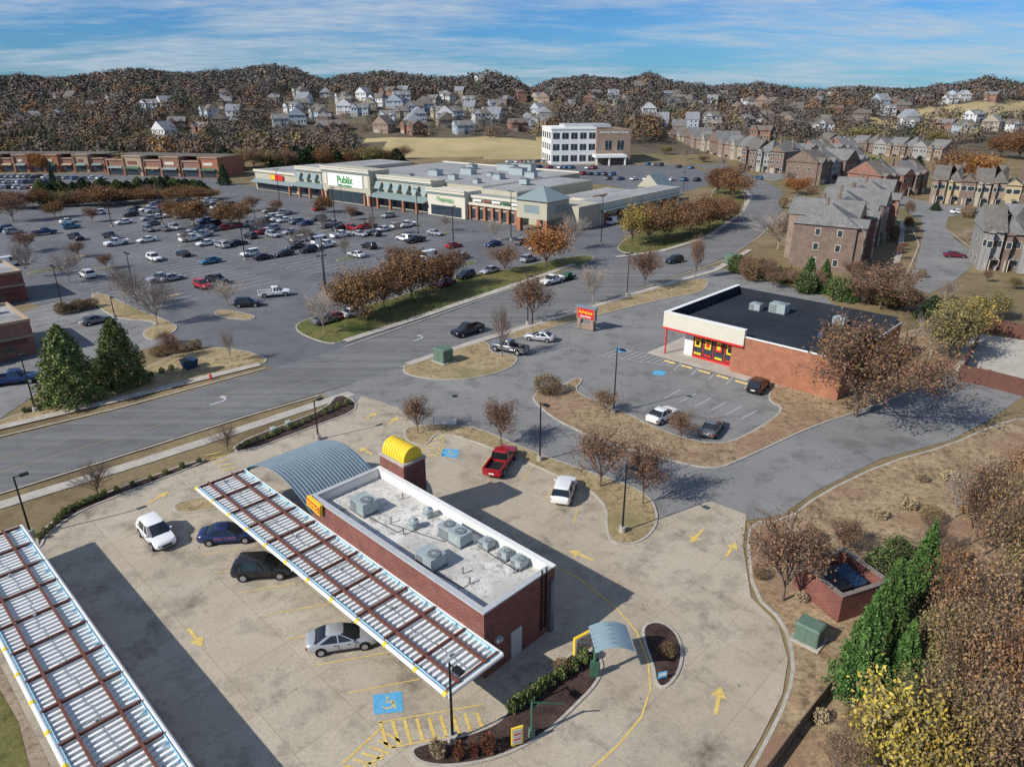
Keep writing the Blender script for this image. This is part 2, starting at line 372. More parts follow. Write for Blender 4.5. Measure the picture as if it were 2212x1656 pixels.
island('mulch_bed',[(1383,1352),(1420,1340),(1458,1360),(1478,1400),(1472,1452),(1440,1492),(1413,1482),(1408,1440),(1390,1395)],M_mulch)
island('mulch_bed',[(75,1180),(85,1150),(150,1100),(220,1068),(438,990),(446,1000),(225,1084),(152,1118),(100,1160),(90,1185)],M_mulch,1)
island('mulch_bed',[(500,962),(620,915),(700,885),(730,850),(772,868),(768,890),(700,915),(515,985)],M_mulch,1)
island('mulch_bed',[(368,1095),(400,1080),(520,1060),(520,1090),(430,1108),(385,1112)],M_straw,2)
island('lawn_strip',[(630,712),(655,690),(760,668),(870,640),(960,602),(1050,590),(1160,570),(1235,553),(1290,553),(1270,572),(1120,618),(740,744),(690,741)],M_lawn)
island('lawn_strip',[(1330,528),(1420,480),(1530,440),(1545,400),(1590,395),(1615,430),(1592,472),(1510,520),(1400,548),(1340,548)],M_lawn)
island('grass_island',[(460,675),(480,668),(545,680),(555,690),(520,692),(470,685)],M_straw)
island('grass_island',[(350,695),(240,690),(190,640),(215,630),(300,670),(380,700),(385,715),(330,740),(300,720)],M_straw)
island('grass_verge',[(-20,915),(120,870),(300,800),(420,748),(520,755),(580,775),(570,788),(250,862),(0,925)],M_straw,1)
ISL=[(170,555,30),(230,580,26),(370,640,26),(745,560,26),(565,518,16),(635,540,18),(435,478,24),(505,480,24),(810,530,16),(905,490,18),(960,505,22),(1070,520,22),(300,445,30),(1010,570,30),(100,585,40),(680,470,20),(600,462,20),(545,455,20),(860,505,18),(760,475,16),(560,540,20),(480,520,18),(60,545,24),(120,470,20),(200,480,18),(400,530,16),(700,500,14)]
for p in ISL:
    x,y=G(p[0],p[1]); r=p[2]*depth(y)/F/1.6; a=math.radians(51)
    pts=[(x+math.cos(t)*r*1.5*math.cos(a)-math.sin(t)*r*.5*math.sin(a),y+math.cos(t)*r*1.5*math.sin(a)+math.sin(t)*r*.5*math.cos(a)) for t in np.linspace(0,2*math.pi,14,endpoint=False)]
    island('grass_island',pts,random.choice([M_lawn,M_straw]),0,True)
island('bank_ground',[(1625,1285),(1690,1345),(1712,1425),(1700,1500),(1650,1605),(1580,1720),(1800,1720),(2500,1720),(2500,900),(2212,900),(2130,925),(2050,962),(1905,1002),(1765,1070),(1700,1122),(1618,1130),(1612,1180)],M_bank,1,kw=.22)
sheet('gravel_bed',[(-200,1400),(-5,1425),(110,1656),(130,1720),(-200,1720)],.07,M_gravel)
sheet('lawn',[(-300,1450),(-30,1440),(40,1560),(80,1720),(-300,1720)],.085,M_lawn)
# ---------------------------------------------------------------- markings
b=MB(); Z=.075
for a_,c_ in [((430,1200),(520,1185)),((470,1238),(560,1222)),((515,1282),(640,1260)),((570,1330),(720,1303)),((620,1382),(760,1357)),((680,1438),(850,1408)),((750,1498),(905,1468)),((1130,1040),(1155,1000)),((1040,1010),(1060,985)),((1240,1130),(1258,1060)),((1180,1080),(1200,1040))]:
    strip(b,[a_,c_],.09,Z,Y_mark)
cw=W([(1180,1215),(1250,1250),(1330,1312),(1375,1365),(1400,1430),(1405,1490),(1385,1550),(1340,1605),(1270,1670)])
strip(b,cw,.13,Z,Y_mark,px=False)
strip(b,[(740,1650),(822,1575)],.15,Z,Y_mark); strip(b,[(720,1700),(830,1630)],.15,Z,Y_mark)
for i in range(6): strip(b,[(745+i*18,1655-i*14),(800+i*14,1665-i*12)],.15,Z,Y_mark)
for i in range(9):
    x=822+i*26; strip(b,[(x,1560-i*2.5),(x+14,1615-i*4.5)],.22,Z,Y_mark)
strip(b,[(815,1562),(1045,1522)],.1,Z,Y_mark); strip(b,[(835,1618),(1052,1575)],.1,Z,Y_mark)
for i in range(6): strip(b,[(905+i*2,950+i*7),(960,938+i*9)],.18,Z,Y_mark)
strip(b,[(905,950),(900,990)],.12,Z,Y_mark);strip(b,[(960,938),(945,990)],.12,Z,Y_mark)
for i in range(5): strip(b,[(445+i*9,985+i*8),(478+i*9,978+i*8)],.2,Z+.02,Y_mark)
def arrow(px,py,ang,ln=2.4):
    x,y=G(px,py); d=Vector((math.cos(ang),math.sin(ang))); n=Vector((-d.y,d.x)); c=Vector((x,y))
    def q(a,s): p=c+d*a*ln+n*s; return (p.x,p.y,Z+.004)
    b.face([q(-.5,-.13),q(.1,-.13),q(.1,.13),q(-.5,.13)],Y_mark); b.face([q(.1,-.5),q(.5,0),q(.1,.5)],Y_mark)
def dirpx(a,c):
    p,q=G(*a),G(*c); return math.atan2(q[1]-p[1],q[0]-p[0])
for a_,c_ in [((405,1355),(440,1400)),((1545,1545),(1558,1480)),((1518,1145),(1492,1172)),((1570,1200),(1588,1175)),((1280,1210),(1230,1190)),((790,905),(812,893)),((840,918),(860,902)),((325,1085),(360,1065)),((800,980),(780,970))]:
    arrow((a_[0]+c_[0])/2,(a_[1]+c_[1])/2,dirpx(a_,c_))
def bay(corners):
    p=ccw(W(corners)); b.face([(x,y,Z) for x,y in p],BL_mark)
    c=Vector((sum(q[0] for q in p)/4,sum(q[1] for q in p)/4)); r=.33
    ring=[(c.x+r*math.cos(t),c.y-.1+r*math.sin(t)) for t in np.linspace(-2.6,1.2,12)]
    strip(b,ring,.1,Z+.006,Y_mark,px=False); strip(b,[(c.x-.1,c.y+.55),(c.x-.1,c.y+.05),(c.x+.35,c.y+.05),(c.x+.5,c.y-.4)],.12,Z+.006,Y_mark,px=False)
bay([(806,1502),(868,1494),(872,1538),(808,1544)]); bay([(958,970),(993,973),(986,990),(952,986)])
for i in range(7): strip(b,[(1475+i*38,782+i*9),(1455+i*38,800+i*10)],.1,.055,W_mark)
for i in range(6): strip(b,[(1470+i*33,842+i*9),(1436+i*33,860+i*9)],.1,.055,W_mark)
strip(b,[(1292,768),(1455,792)],.1,.055,W_mark); strip(b,[(1330,752),(1475,778)],.1,.055,W_mark)
for i in range(11): strip(b,[(1300+i*14,768+i*2),(1338+i*13,755+i*2)],.1,.055,W_mark)
p=ccw(W([(1415,800),(1440,803),(1432,812),(1408,809)])); b.face([(x,y,.055) for x,y in p],BL_mark)
p=ccw(W([(1335,752),(1355,755),(1348,762),(1328,759)])); b.face([(x,y,.056) for x,y in p],BL_mark)
cen=[(-300,1115),(0,1006),(250,932),(478,868),(700,800),(908,734),(1100,668),(1290,607),(1440,572),(1540,540),(1620,490),(1660,440),(1630,400),(1540,362)]
ce=[Vector(q) for q in W(cen)]
for o_ in(-.12,.12):
    pts=[]
    for i,p_ in enumerate(ce):
        d=(ce[min(i+1,len(ce)-1)]-ce[max(i-1,0)]).normalized(); pts.append((p_.x-d.y*o_*14,p_.y+d.x*o_*14))
    strip(b,pts,.1,.062,P('faded_yellow',(.34,.28,.16),.8,.25,3),px=False)
def turn(px,py):
    x,y=G(px,py); a=math.radians(46); d=Vector((math.cos(a),math.sin(a))); n=Vector((-d.y,d.x)); c=Vector((x,y))
    pts=[c+d*(-1.4),c+d*.2,c+d*.7+n*.3,c+d*.8+n*1.]; strip(b,[(q.x,q.y) for q in pts],.25,.064,W_mark,px=False)
    q=pts[3]; b.face([(*(q-d*.5),.064),(*(q+d*.5),.064),(*(q+n*.7),.064)],W_mark)
turn(478,868);turn(908,732)
FA=math.radians(-39); FO=Vector(G(555,408)); fx=Vector((math.cos(FA),math.sin(FA))); fy=Vector((-fx.y,fx.x))
def SF(s,d): p=FO+fx*s+fy*d; return (p.x,p.y)
for d0 in range(-34,-130,-17):
    for s0 in range(-35,118):
        s=s0*2.75-10
        if s>135 or s<-70: continue
        p_=SF(s,d0); ppx=npx(*p_)
        if ppx<-150 or (d0<-95 and ppx>720) or (d0<-60 and ppx>1120): continue
        strip(b,[SF(s,d0-5),SF(s,d0+5)],.12,.045,W_mark,px=False)
b.obj('painted_markings',kind='structure')
x,y=G(983,856); b=MB(); b.cyl((x,y,.04),(x,y,.052),.4,.4,K_paint,14); b.obj('manhole_cover',kind='structure')
# ---------------------------------------------------------------- cars
def ring(x,hw,zb,zt):
    h=[(0,zb),(hw*.84,zb),(hw*.97,zb+.1),(hw,zb+(zt-zb)*.5),(hw*.975,zt-.12),(hw*.88,zt-.015),(hw*.4,zt+.025)]
    return [(x,y,z) for y,z in h]+[(x,0,zt+.03)]+[(x,-y,z) for y,z in h[:0:-1]]
SP={'sedan':dict(st=[(-2.42,.6,.5,.78),(-2.38,.76,.4,.9),(-2.25,.85,.3,.98),(-1.9,.905,.24,1.0),(-1.2,.925,.22,.97),(0,.925,.2,.94),(1.,.92,.2,.93),(1.5,.91,.22,.88),(1.95,.88,.24,.81),(2.2,.8,.26,.74),(2.36,.68,.32,.64),(2.42,.55,.4,.55)],
   g=(-2.0,1.2,-1.05,.1,.85,.6,.94,1.43),w=(-1.42,1.45,.33)),
 'suv':dict(st=[(-2.32,.66,.55,.92),(-2.28,.83,.42,1.04),(-2.15,.9,.32,1.09),(-1.7,.935,.28,1.07),(-.8,.94,.26,1.04),(.4,.94,.26,1.02),(1.1,.93,.26,1.03),(1.6,.92,.27,.99),(2.0,.88,.3,.92),(2.2,.8,.33,.84),(2.31,.7,.4,.74),(2.35,.58,.46,.64)],
   g=(-2.2,1.25,-1.8,.3,.88,.68,1.02,1.68),w=(-1.38,1.4,.37)),
 'pickup':dict(st=[(-2.9,.92,.5,.8),(-2.85,.96,.42,.82),(-1.2,.97,.4,.82),(-.62,.97,.4,.82),(-.6,.97,.4,1.18),(.9,.97,.4,1.16),(1.35,.96,.4,1.16),(2.2,.95,.4,1.12),(2.6,.92,.42,1.06),(2.8,.86,.44,.98),(2.88,.78,.5,.84)],
   g=(-.62,1.45,-.5,.7,.88,.72,1.14,1.86),w=(-1.85,1.85,.42)),
 'van':dict(st=[(-2.6,.85,.5,1.),(-2.55,.96,.35,1.15),(-1.8,.98,.3,1.15),(0,.98,.3,1.12),(1.3,.97,.3,1.1),(1.9,.95,.3,1.05),(2.4,.88,.33,.9),(2.58,.7,.45,.7)],
   g=(-2.5,1.75,-2.4,1.0,.93,.8,1.1,2.15),w=(-1.6,1.7,.36))}
def build_car(kind,col,label,cat,loc,rz,group,detail):
    sp=SP[kind]; pm_=paint(col)
    body=MB(); gl=body if not detail else MB()
    body.loft([ring(x,hw,zb,zt) for x,hw,zb,zt in sp['st']],pm_)
    x0,x1,r0,r1,hb,hr,zb,zt=sp['g']; zb-=.03
    base=[(x0,-hb*.9,zb),(x0+.25,-hb,zb),(x1-.35,-hb,zb),(x1,-hb*.75,zb),(x1+.06,0,zb),(x1,hb*.75,zb),(x1-.35,hb,zb),(x0+.25,hb,zb),(x0,hb*.9,zb)]
    top=[(r0,-hr*.85,zt-.04),(r0+.2,-hr,zt-.03),(r1-.2,-hr,zt-.03),(r1,-hr*.8,zt-.05),(r1+.04,0,zt-.03),(r1,hr*.8,zt-.05),(r1-.2,hr,zt-.03),(r0+.2,hr,zt-.03),(r0,hr*.85,zt-.04)]
    gl.loft([base,top],GLS)
    rp=[(x,y*1.05,z-.035) for x,y,z in top]; rp1=[(x,y*1.0,z+.02) for x,y,z in top]; rp2=[(r0+(r1-r0)*.5+(x-(r0+r1)/2)*.86,y*.7,zt+.035) for x,y,z in top]
    body.loft([rp,rp1,rp2],pm_)
    def pil(a,c,w=.07):
        a=Vector(a);c=Vector(c); o=.012 if a.y>0 else -.012
        body.face([(a.x-w/2,a.y+o,a.z),(a.x+w/2,a.y+o,a.z),(c.x+w/2,c.y+o,c.z),(c.x-w/2,c.y+o,c.z)],pm_)
    for sg in(-1,1):
        pil((x0+.3,sg*hb,zb),(r0+.24,sg*hr,zt-.03),.34); pil((x1-.4,sg*hb,zb),(r1-.24,sg*hr,zt-.03),.1)
        if kind!='pickup': pil((-.25,sg*hb,zb),(-.3,sg*hr,zt-.03),.09)
        else: pil((.35,sg*hb,zb),(.2,sg*hr,zt-.03),.1)
        if kind=='van': body.face([(x0+.3,sg*(hb+.015),zb),(.2,sg*(hb+.015),zb),(.1,sg*(hr+.015),zt-.04),(r0+.3,sg*(hr+.015),zt-.04)],pm_)
        if kind=='suv': pil((-1.45,sg*hb,zb),(-1.4,sg*hr,zt-.03),.1)
        body.bx(x1-.6,x1-.45,hb+.02 if sg>0 else -hb-.2,hb+.2 if sg>0 else -hb-.02,zb+.02,zb+.16,pm_)
        wx0,wx1,wr=sp['w']; hw=max(s[1] for s in sp['st'])
        for wx in(wx0,wx1):
            body.cyl((wx,sg*(hw-.3),wr+.02),(wx,sg*(hw+.004),wr+.02),wr+.06,wr+.06,K_paint,16 if detail else 8)
        body.bx(-.9,.95,sg*hw-.015,sg*hw+.012,.27 if kind!='pickup' else .42,.33 if kind!='pickup' else .48,K_paint)
        if detail:
            zz=sp['g'][6]-.22
            for hx in(-.55,.35): body.bx(hx,hx+.18,sg*hw-.02,sg*hw+.02,zz,zz+.035,K_paint)
            for dx_ in(-.28,.82): body.bx(dx_,dx_+.012,sg*hw-.02,sg*hw+.004,.4,zz+.1,K_paint)
    if kind=='pickup':
        body.bx(-2.86,-.6,.81,.95,.8,1.2,pm_); body.bx(-2.86,-.6,-.95,-.81,.8,1.2,pm_)
        body.bx(-2.9,-2.8,-.81,.81,.8,1.2,pm_); body.bx(-2.8,-.62,-.81,.81,.84,.87,K_paint)
    xf=sp['st'][-1][0]; xr=sp['st'][0][0]
    zf=(sp['st'][-2][3]+sp['st'][-1][2])/2
    body.bx(xf-.25,xf+.02,-.4,.4,zf-.12,zf+.06,K_paint)
    hl=MB();hl.bx(xf-.28,xf-.03,.5,.74,zf+.02,zf+.15,LAMPW); tl=MB();tl.bx(xr+.02,xr+.14,.58,.82,zf+.1,zf+.28,LAMPR)
    wr=sp['w'][2]; hw=max(s[1] for s in sp['st'])
    if detail:
        e=thing('pickup_truck' if kind=='pickup' else 'car',label,cat,loc,rz,group)
        body.obj('body',e,smooth=42); gl.obj('window',e,smooth=30)
        np_=MB(); np_.bx(xr-.01,xr+.03,-.26,.26,.62,.76,W_paint); np_.obj('number_plate',e)
        wh=MB(); wh.cyl((0,-.11,0),(0,.11,0),wr,wr,TYRE,18)
        rm=MB(); rm.cyl((0,-.12,0),(0,.12,0),wr*.62,wr*.62,RIM,12)
        for sg in(1,-1):
            o=mk('headlight',hl.mesh('headlight'),e,(0,0,0)); o.scale[1]=sg
            o=mk('tail_light',tl.mesh('tail_light'),e,(0,0,0)); o.scale[1]=sg
        wm=wh.mesh('wheel'); rmm=rm.mesh('rim')
        for wx in sp['w'][:2]:
            for sg in(-1,1):
                w_=mk('wheel',wm,e,(wx,sg*(hw-.08),wr)); mk('rim',rmm,w_,(0,0,0))
        return e
    for sg in(-1,1):
        for wx in sp['w'][:2]: body.cyl((wx,sg*(hw-.2),wr),(wx,sg*(hw+.03),wr),wr,wr,TYRE,8); body.cyl((wx,sg*(hw-.2),wr),(wx,sg*(hw+.04),wr),wr*.55,wr*.55,RIM,6)
        body.bx(xf-.28,xf-.03,.5*sg if sg>0 else -.74,.74 if sg>0 else -.5,zf+.02,zf+.15,LAMPW)
        body.bx(xr+.02,xr+.14,.58 if sg>0 else -.82,.82 if sg>0 else -.58,zf+.1,zf+.28,LAMPR)
    me=body.mesh('car'); return thing('pickup_truck' if kind=='pickup' else 'car',label,cat,loc,rz,group,me)
CC={}
CATN={'sedan':'car','suv':'car','pickup':'pickup truck','van':'van'}
def car(kind,col,loc,rz,label,group=None,detail=False):
    k=(kind,col,detail)
    if k in CC:
        o=clone(CC[k],loc,rz,label=label)
        if group: o['group']=group
        elif 'group' in o: del o['group']
        return o
    CC[k]=build_car(kind,col,label,CATN[kind],loc,rz,group,detail); return CC[k]
def carp(kind,col,px,py,rz,label,group=None,detail=False,z=.04):
    x,y=G(px,py); return car(kind,col,(x,y,z),rz,label,group,detail)
D=math.radians
carp('suv','white',341,1165,D(-45),'white sport utility car crossing the concrete forecourt',None,True,.06)
mm=carp('sedan','navy blue',497,1165,D(8),'navy blue sedan with pink lettering parked under the canopy',None,True,.06)
PINK=P('pink_lettering',(.42,.16,.32),.5,.05)
text(mm,'MOLLY MAID',.3,(-.1,-.945,.7),(R90,0,0),PINK,ext=.004)
carp('suv','black',572,1240,D(5),'black sport utility car parked under the canopy',None,True,.06)
carp('sedan','silver',742,1392,D(12),'silver sedan parked nose-in under the canopy',None,True,.06)
carp('pickup','red',1082,1008,D(72),'red pickup truck parked on the concrete lot',None,True,.06)
carp('suv','white',1218,1070,D(76),'white sport utility car parked in an angled bay',None,True,.06)
carp('pickup','black',1010,722,D(226),'black pickup truck driving along the main road',None,True,.05)
carp('pickup','gray',1100,760,D(150),'dark gray pickup truck on the driveway beside the grass island',None,True)
carp('sedan','silver',1166,735,D(160),'silver sedan leaving the car park beside the verge',None,True)
carp('sedan','white',1430,905,D(46),'white sedan parked in the shop car park',None,True)
carp('sedan','gray',1537,932,D(60),'gray car parked beside the grass island',None,True)
carp('suv','black',1637,842,D(55),'black sport utility car parked beside the brick shop',None,True)
carp('pickup','white',1192,613,D(226),'white pickup truck towing a trailer on the main road',None,True)
carp('suv','black',1456,568,D(215),'dark sport utility car on the main road')
carp('suv','light blue',1636,388,D(130),'blue sport utility car driving up the road')
carp('sedan','maroon',2062,556,D(-10),'dark red sedan parked by the townhouses')
carp('sedan','white',2070,462,D(0),'white car parked by the townhouses'); carp('suv','silver',2108,468,D(0),'silver car parked by the townhouses')
carp('pickup','white',594,640,D(20),'white pickup truck driving through the car park',None,True)
carp('suv','black',536,662,D(10),'black sport utility car parked by a grass island',None,True)
carp('sedan','gray',207,698,D(55),'gray sedan in the yard beside the planting bed',None,True)
carp('pickup','blue',34,828,D(20),'blue pickup truck parked outside the brick building',None,True)
carp('sedan','red',728,690,D(50),'red car parked behind the brown trees'); carp('sedan','gray',704,698,D(50),'gray car parked behind the brown trees'); carp('sedan','white',765,682,D(50),'white car parked behind the brown trees')
a51,a39=D(51),D(-39)
PL=[(213,464,0,'white','suv'),(150,482,0,'white','sedan'),(155,494,0,'light blue','suv'),(98,507,0,'blue','pickup'),(165,518,1,'black','pickup'),(240,516,1,'black','pickup'),(253,530,0,'white','pickup'),(268,484,0,'white','sedan'),(318,523,0,'white','sedan'),(322,500,1,'gray','suv'),(334,563,1,'white','suv'),(283,468,0,'black','suv'),(293,455,0,'black','sedan'),(322,476,0,'silver','sedan'),(346,472,0,'white','sedan'),(368,469,0,'white','suv'),(396,553,1,'black','sedan'),(356,499,1,'gray','sedan'),(379,496,1,'silver','suv'),(405,510,0,'white','sedan'),(430,501,0,'blue','sedan'),(450,500,0,'blue','suv'),(463,500,0,'gray','sedan'),(481,497,0,'red','sedan'),(497,494,0,'gray','suv'),(511,492,0,'red','sedan'),(455,569,0,'light blue','sedan'),(480,535,1,'silver','suv'),(541,515,1,'black','suv'),(552,500,1,'black','sedan'),(590,512,1,'silver','suv'),(562,480,0,'white','sedan'),(582,478,0,'black','sedan'),(600,478,0,'white','suv'),(614,480,0,'white','sedan'),(640,510,1,'black','suv'),(641,484,0,'gray','suv'),(661,508,1,'gray','sedan'),(614,553,0,'black','sedan'),(640,538,0,'black','sedan'),(667,545,0,'black','suv'),(695,527,0,'white','van'),(737,513,0,'white','pickup'),(762,497,1,'red','suv'),(795,493,0,'red','pickup'),(778,510,1,'silver','sedan'),(808,510,1,'black','suv'),(828,500,0,'white','sedan'),(860,493,0,'white','suv'),(880,491,0,'white','pickup'),(873,520,1,'white','suv'),(897,524,0,'black','pickup'),(940,508,1,'silver','sedan'),(797,537,1,'black','suv'),(770,555,1,'white','sedan'),(438,622,1,'red','suv'),(470,612,1,'black','pickup'),(350,608,0,'silver','pickup'),(372,606,0,'silver','sedan'),(190,599,1,'white','suv'),(1006,601,0,'black','suv'),(1058,590,0,'silver','sedan'),(1142,565,0,'silver','suv'),(995,560,0,'tan','sedan'),(1065,532,0,'blue','sedan'),(1128,528,0,'gray','suv'),(962,618,0,'maroon','sedan'),(932,560,0,'white','van'),(1325,484,0,'white','van'),(704,487,0,'gray','suv'),(722,485,0,'silver','sedan'),(660,487,0,'blue','sedan'),(30,505,0,'silver','suv'),(10,500,0,'blue','suv'),(20,575,0,'white','van'),(770,465,0,'black','sedan'),(840,470,0,'silver','suv'),(690,455,0,'red','sedan'),(1160,540,0,'white','sedan'),(980,535,0,'red','sedan')]
grp='cars parked in the supermarket car park'
POS=[]
for px,py,o_,c_,k_ in PL:
    c=carp(k_,c_,px,py,(a39 if o_ else a51)+random.choice([0,math.pi])+random.uniform(-.04,.04),f'{c_} {k_ if k_!="suv" else "sport utility car"} parked in the supermarket car park',grp,z=.045); POS.append(tuple(c.location[:2]))
for p in ISL: POS.append(G(p[0],p[1]))
cols=['white','white','white','silver','silver','gray','black','black','black','blue','red','light blue','tan']
kinds=['sedan','suv','suv','pickup','sedan']
for d0,pr in ((-34,.5),(-51,.5),(-68,.4),(-85,.14),(-102,.06)):
    for i in range(60):
        s=i*2.75-20+1.4
        for sd in(-2.6,2.6):
            x,y=SF(s,d0+sd); q=npx(x,y)
            if q<300 or q>735+(60 if d0<-60 else 0) or s>115: continue
            if random.random()<pr*(.45+1.0*(.5+.5*math.sin(s*.16+d0))) and all((x-p[0])**2+(y-p[1])**2>12 for p in POS):
                c_=random.choice(cols);k_=random.choice(kinds); POS.append((x,y))
                car(k_,c_,(x+random.uniform(-.3,.3),y+random.uniform(-.4,.4),.045),a51+random.choice([0,math.pi])+random.uniform(-.05,.05),f'{c_} {k_ if k_!="suv" else "sport utility car"} parked in the supermarket car park',grp)
for r_,(x0,x1,yy0,yy1,n_) in enumerate([(1095,1255,352,352,17),(1100,1300,362,366,17),(1130,1330,374,380,13),(1380,1500,355,365,9),(1300,1520,388,392,8)]):
    for i in range(n_):
        if random.random()<.8:
            t=(i+.5)/n_; c_=random.choice(cols);k_=random.choice(kinds[:3])
            carp(k_,c_,x0+(x1-x0)*t,yy0+(yy1-yy0)*t,a51+random.choice([0,math.pi]),f'{c_} car parked outside the medical building','cars parked outside the medical building')
for (x0,x1,yy,n_) in [(-10,110,385,9),(0,110,396,8),(120,230,388,6),(5,90,408,6)]:
    for i in range(n_):
        t=(i+.5)/n_; c_=random.choice(cols)
        carp(random.choice(['suv','sedan']),c_,x0+(x1-x0)*t,yy+random.uniform(-1,1),a51,f'{c_} car parked outside the row of shops','cars parked outside the row of shops')
# ---------------------------------------------------------------- trees
def quads(name,V,colr,mat):
    n=len(V)//4; me=bpy.data.meshes.new(name); me.vertices.add(n*4); me.vertices.foreach_set('co',V.astype(np.float32).ravel())
    me.loops.add(n*4); me.loops.foreach_set('vertex_index',np.arange(n*4,dtype=np.int32))
    me.polygons.add(n); me.polygons.foreach_set('loop_start',np.arange(n,dtype=np.int32)*4); me.polygons.foreach_set('loop_total',np.full(n,4,dtype=np.int32))
    ca=me.color_attributes.new('tint','FLOAT_COLOR','POINT'); c4=np.ones((n*4,4),np.float32); c4[:,:3]=colr; ca.data.foreach_set('color',c4.ravel())
    me.materials.append(mat); me.update(); me.validate(); return me
def leafmesh(name,C,size,colr,cen=None):
    n=len(C); nn=rs.normal(size=(n,3))
    if cen is not None:
        o=C-np.array(cen); o/=np.linalg.norm(o,axis=1)[:,None]+1e-6; nn=o*1.5+nn*.8
    nn/=np.linalg.norm(nn,axis=1)[:,None]; r=rs.normal(size=(n,3)); a=np.cross(nn,r); a/=np.linalg.norm(a,axis=1)[:,None]; b_=np.cross(nn,a)
    s=np.asarray(size).reshape(-1,1)*(.6+.8*rs.rand(n,1)); a=a*s*.6; b_=b_*s*.42
    V=np.stack([C-a,C+b_*.9,C+a,C-b_*.9],1).reshape(-1,3)
    return quads(name,V,np.repeat(colr,4,axis=0),LEAF)
def pal(n,cols,jit=.16):
    c=np.array(cols)[rs.randint(0,len(cols),n)]; return c*(1+jit*rs.normal(size=(n,1)))
TR={}
def deciduous(key,h,w,nleaf,lsize,cols,bark=None,seed=1,lev=4,cl=.45,name='broadleaf_tree',lowfrac=.2,label='',rad=False,thin=1.):
    rg=random.Random(seed); tips=[]; tb=MB(); bark=bark or BARK
    def rec(p,d,ln,r,l):
        q=p+d*ln; tb.cyl(p,q,r,r*.65,bark,5 if l<2 else 3,False)
        if l>=2: tips.append((p+q)/2); tips.append(q)
        if l>=lev: return
        nb=[8,4,4,3,2][l]
        for k in range(nb):
            f=rg.uniform(.35,1) if l>0 else rg.uniform(.7,1.05)
            az=rg.uniform(0,6.283) if l>0 else 6.283*k/nb+rg.uniform(-.3,.3)
            o=d.orthogonal().normalized(); o2=d.cross(o); sdir=o*math.cos(az)+o2*math.sin(az)
            an=rg.uniform(.35,.8) if l>0 else rg.uniform(.25,1.)
            nd=(d*math.cos(an)+sdir*math.sin(an)+Vector((0,0,.12))).normalized()
            rec(p+(q-p)*min(1,f),nd,ln*rg.uniform(.55,.8) if l>0 else h*rg.uniform(.26,.36),r*.55*thin,l+1)
        if l<lev: rec(q,(d+Vector((rg.uniform(-.25,.25),rg.uniform(-.25,.25),.1))).normalized(),ln*.7 if l else h*.3,r*.65*thin,l+1)
    rec(Vector((0,0,0)),Vector((0,0,1)),h*lowfrac,h*.016,0)
    T=np.array([tuple(t) for t in tips]); zmax=T[:,2].max(); rmax=np.percentile(np.hypot(T[:,0],T[:,1]),97)
    sz=h/zmax; sr=(w/2)/rmax
    tb.v=[(x*sr,y*sr,z*sz) for x,y,z in tb.v]; T=T*[sr,sr,sz]
    parts=[('trunk',tb.mesh('trunk'))]
    if nleaf:
        C=T[rs.randint(0,len(T),nleaf)]+rs.normal(size=(nleaf,3))*cl
        C[:,2]=np.maximum(C[:,2],h*.08)
        clump=np.sin(C[:,0]*1.7+seed)*np.sin(C[:,1]*1.9)*np.sin(C[:,2]*1.6)
        colr=pal(nleaf,cols)*(1+.25*clump[:,None]); parts.append(('crown',leafmesh('crown',C,lsize,np.clip(colr,.005,1),(0,0,h*.4) if rad else None)))
    TR[key]=(parts,h,w,name,label)
def conifer(key,h,w,n,lsize,cols,name='conifer',shape=1.,label='',base=.03):
    t=rs.rand(n)**.7; z=h*(base+(1-base)*(1-t)); r=(w/2)*np.power(t,.8*shape)*(.5+.55*np.sqrt(rs.rand(n)))
    a=rs.rand(n)*6.283; r*=1+.26*np.sin(a*5+z*1.3)+.16*np.sin(a*9-z*3)
    C=np.stack([r*np.cos(a),r*np.sin(a),z+rs.normal(size=n)*.15],1)
    tb=MB(); tb.cyl((0,0,0),(0,0,h*.8),h*.02,.02,BARK,6,False)
    for k in range(26):
        zz=h*random.uniform(.12,.8); aa=random.random()*6.28; rr=(w/2)*(1-zz/h)*.85
        tb.cyl((0,0,zz),(rr*math.cos(aa),rr*math.sin(aa),zz+.3),.04,.01,BARK,3,False)
    TR[key]=([('trunk',tb.mesh('trunk')),('crown',leafmesh('crown',C,lsize,np.clip(pal(n,cols,.22),.004,1)))],h,w,name,label)
def bush(key,h,w,n,lsize,cols,name='shrub',label=''):
    u=rs.normal(size=(n,3)); u/=np.linalg.norm(u,axis=1)[:,None]; r=(.6+.45*rs.rand(n,1))*(1+.15*np.sin(u[:,:1]*7)*np.sin(u[:,1:2]*6))
    C=u*r*[w/2,w/2,h*.5]+[0,0,h*.48]; C=C[C[:,2]>.02]
    tb=MB()
    for k in range(9):
        aa=random.random()*6.28; tb.cyl((0,0,0),(w*.3*math.cos(aa),w*.3*math.sin(aa),h*.75),.025,.008,BARK,3,False)
    TR[key]=([('stem',tb.mesh('stem')),('foliage',leafmesh('foliage',C,lsize,np.clip(pal(len(C),cols,.25),.004,1)))],h,w,name,label)
RUS=[(.24,.135,.08),(.2,.115,.075),(.28,.155,.085),(.17,.115,.08)]
BRN=[(.21,.115,.055),(.26,.135,.058),(.17,.10,.052),(.15,.095,.055)]
ORG=[(.38,.17,.05),(.3,.14,.05),(.4,.21,.07)]
GRN=[(.12,.17,.05),(.15,.19,.065),(.09,.13,.045),(.19,.19,.08)]
DGR=[(.045,.075,.038),(.06,.09,.045),(.035,.055,.032)]
BGR=[(.075,.14,.04),(.1,.17,.05),(.05,.10,.03)]
YEL=[(.44,.33,.06),(.35,.27,.07),(.25,.21,.09)]
OLV=[(.2,.18,.08),(.24,.2,.08),(.15,.135,.065)]
TAN=[(.32,.22,.11),(.27,.17,.09),(.25,.19,.10),(.21,.14,.08)]
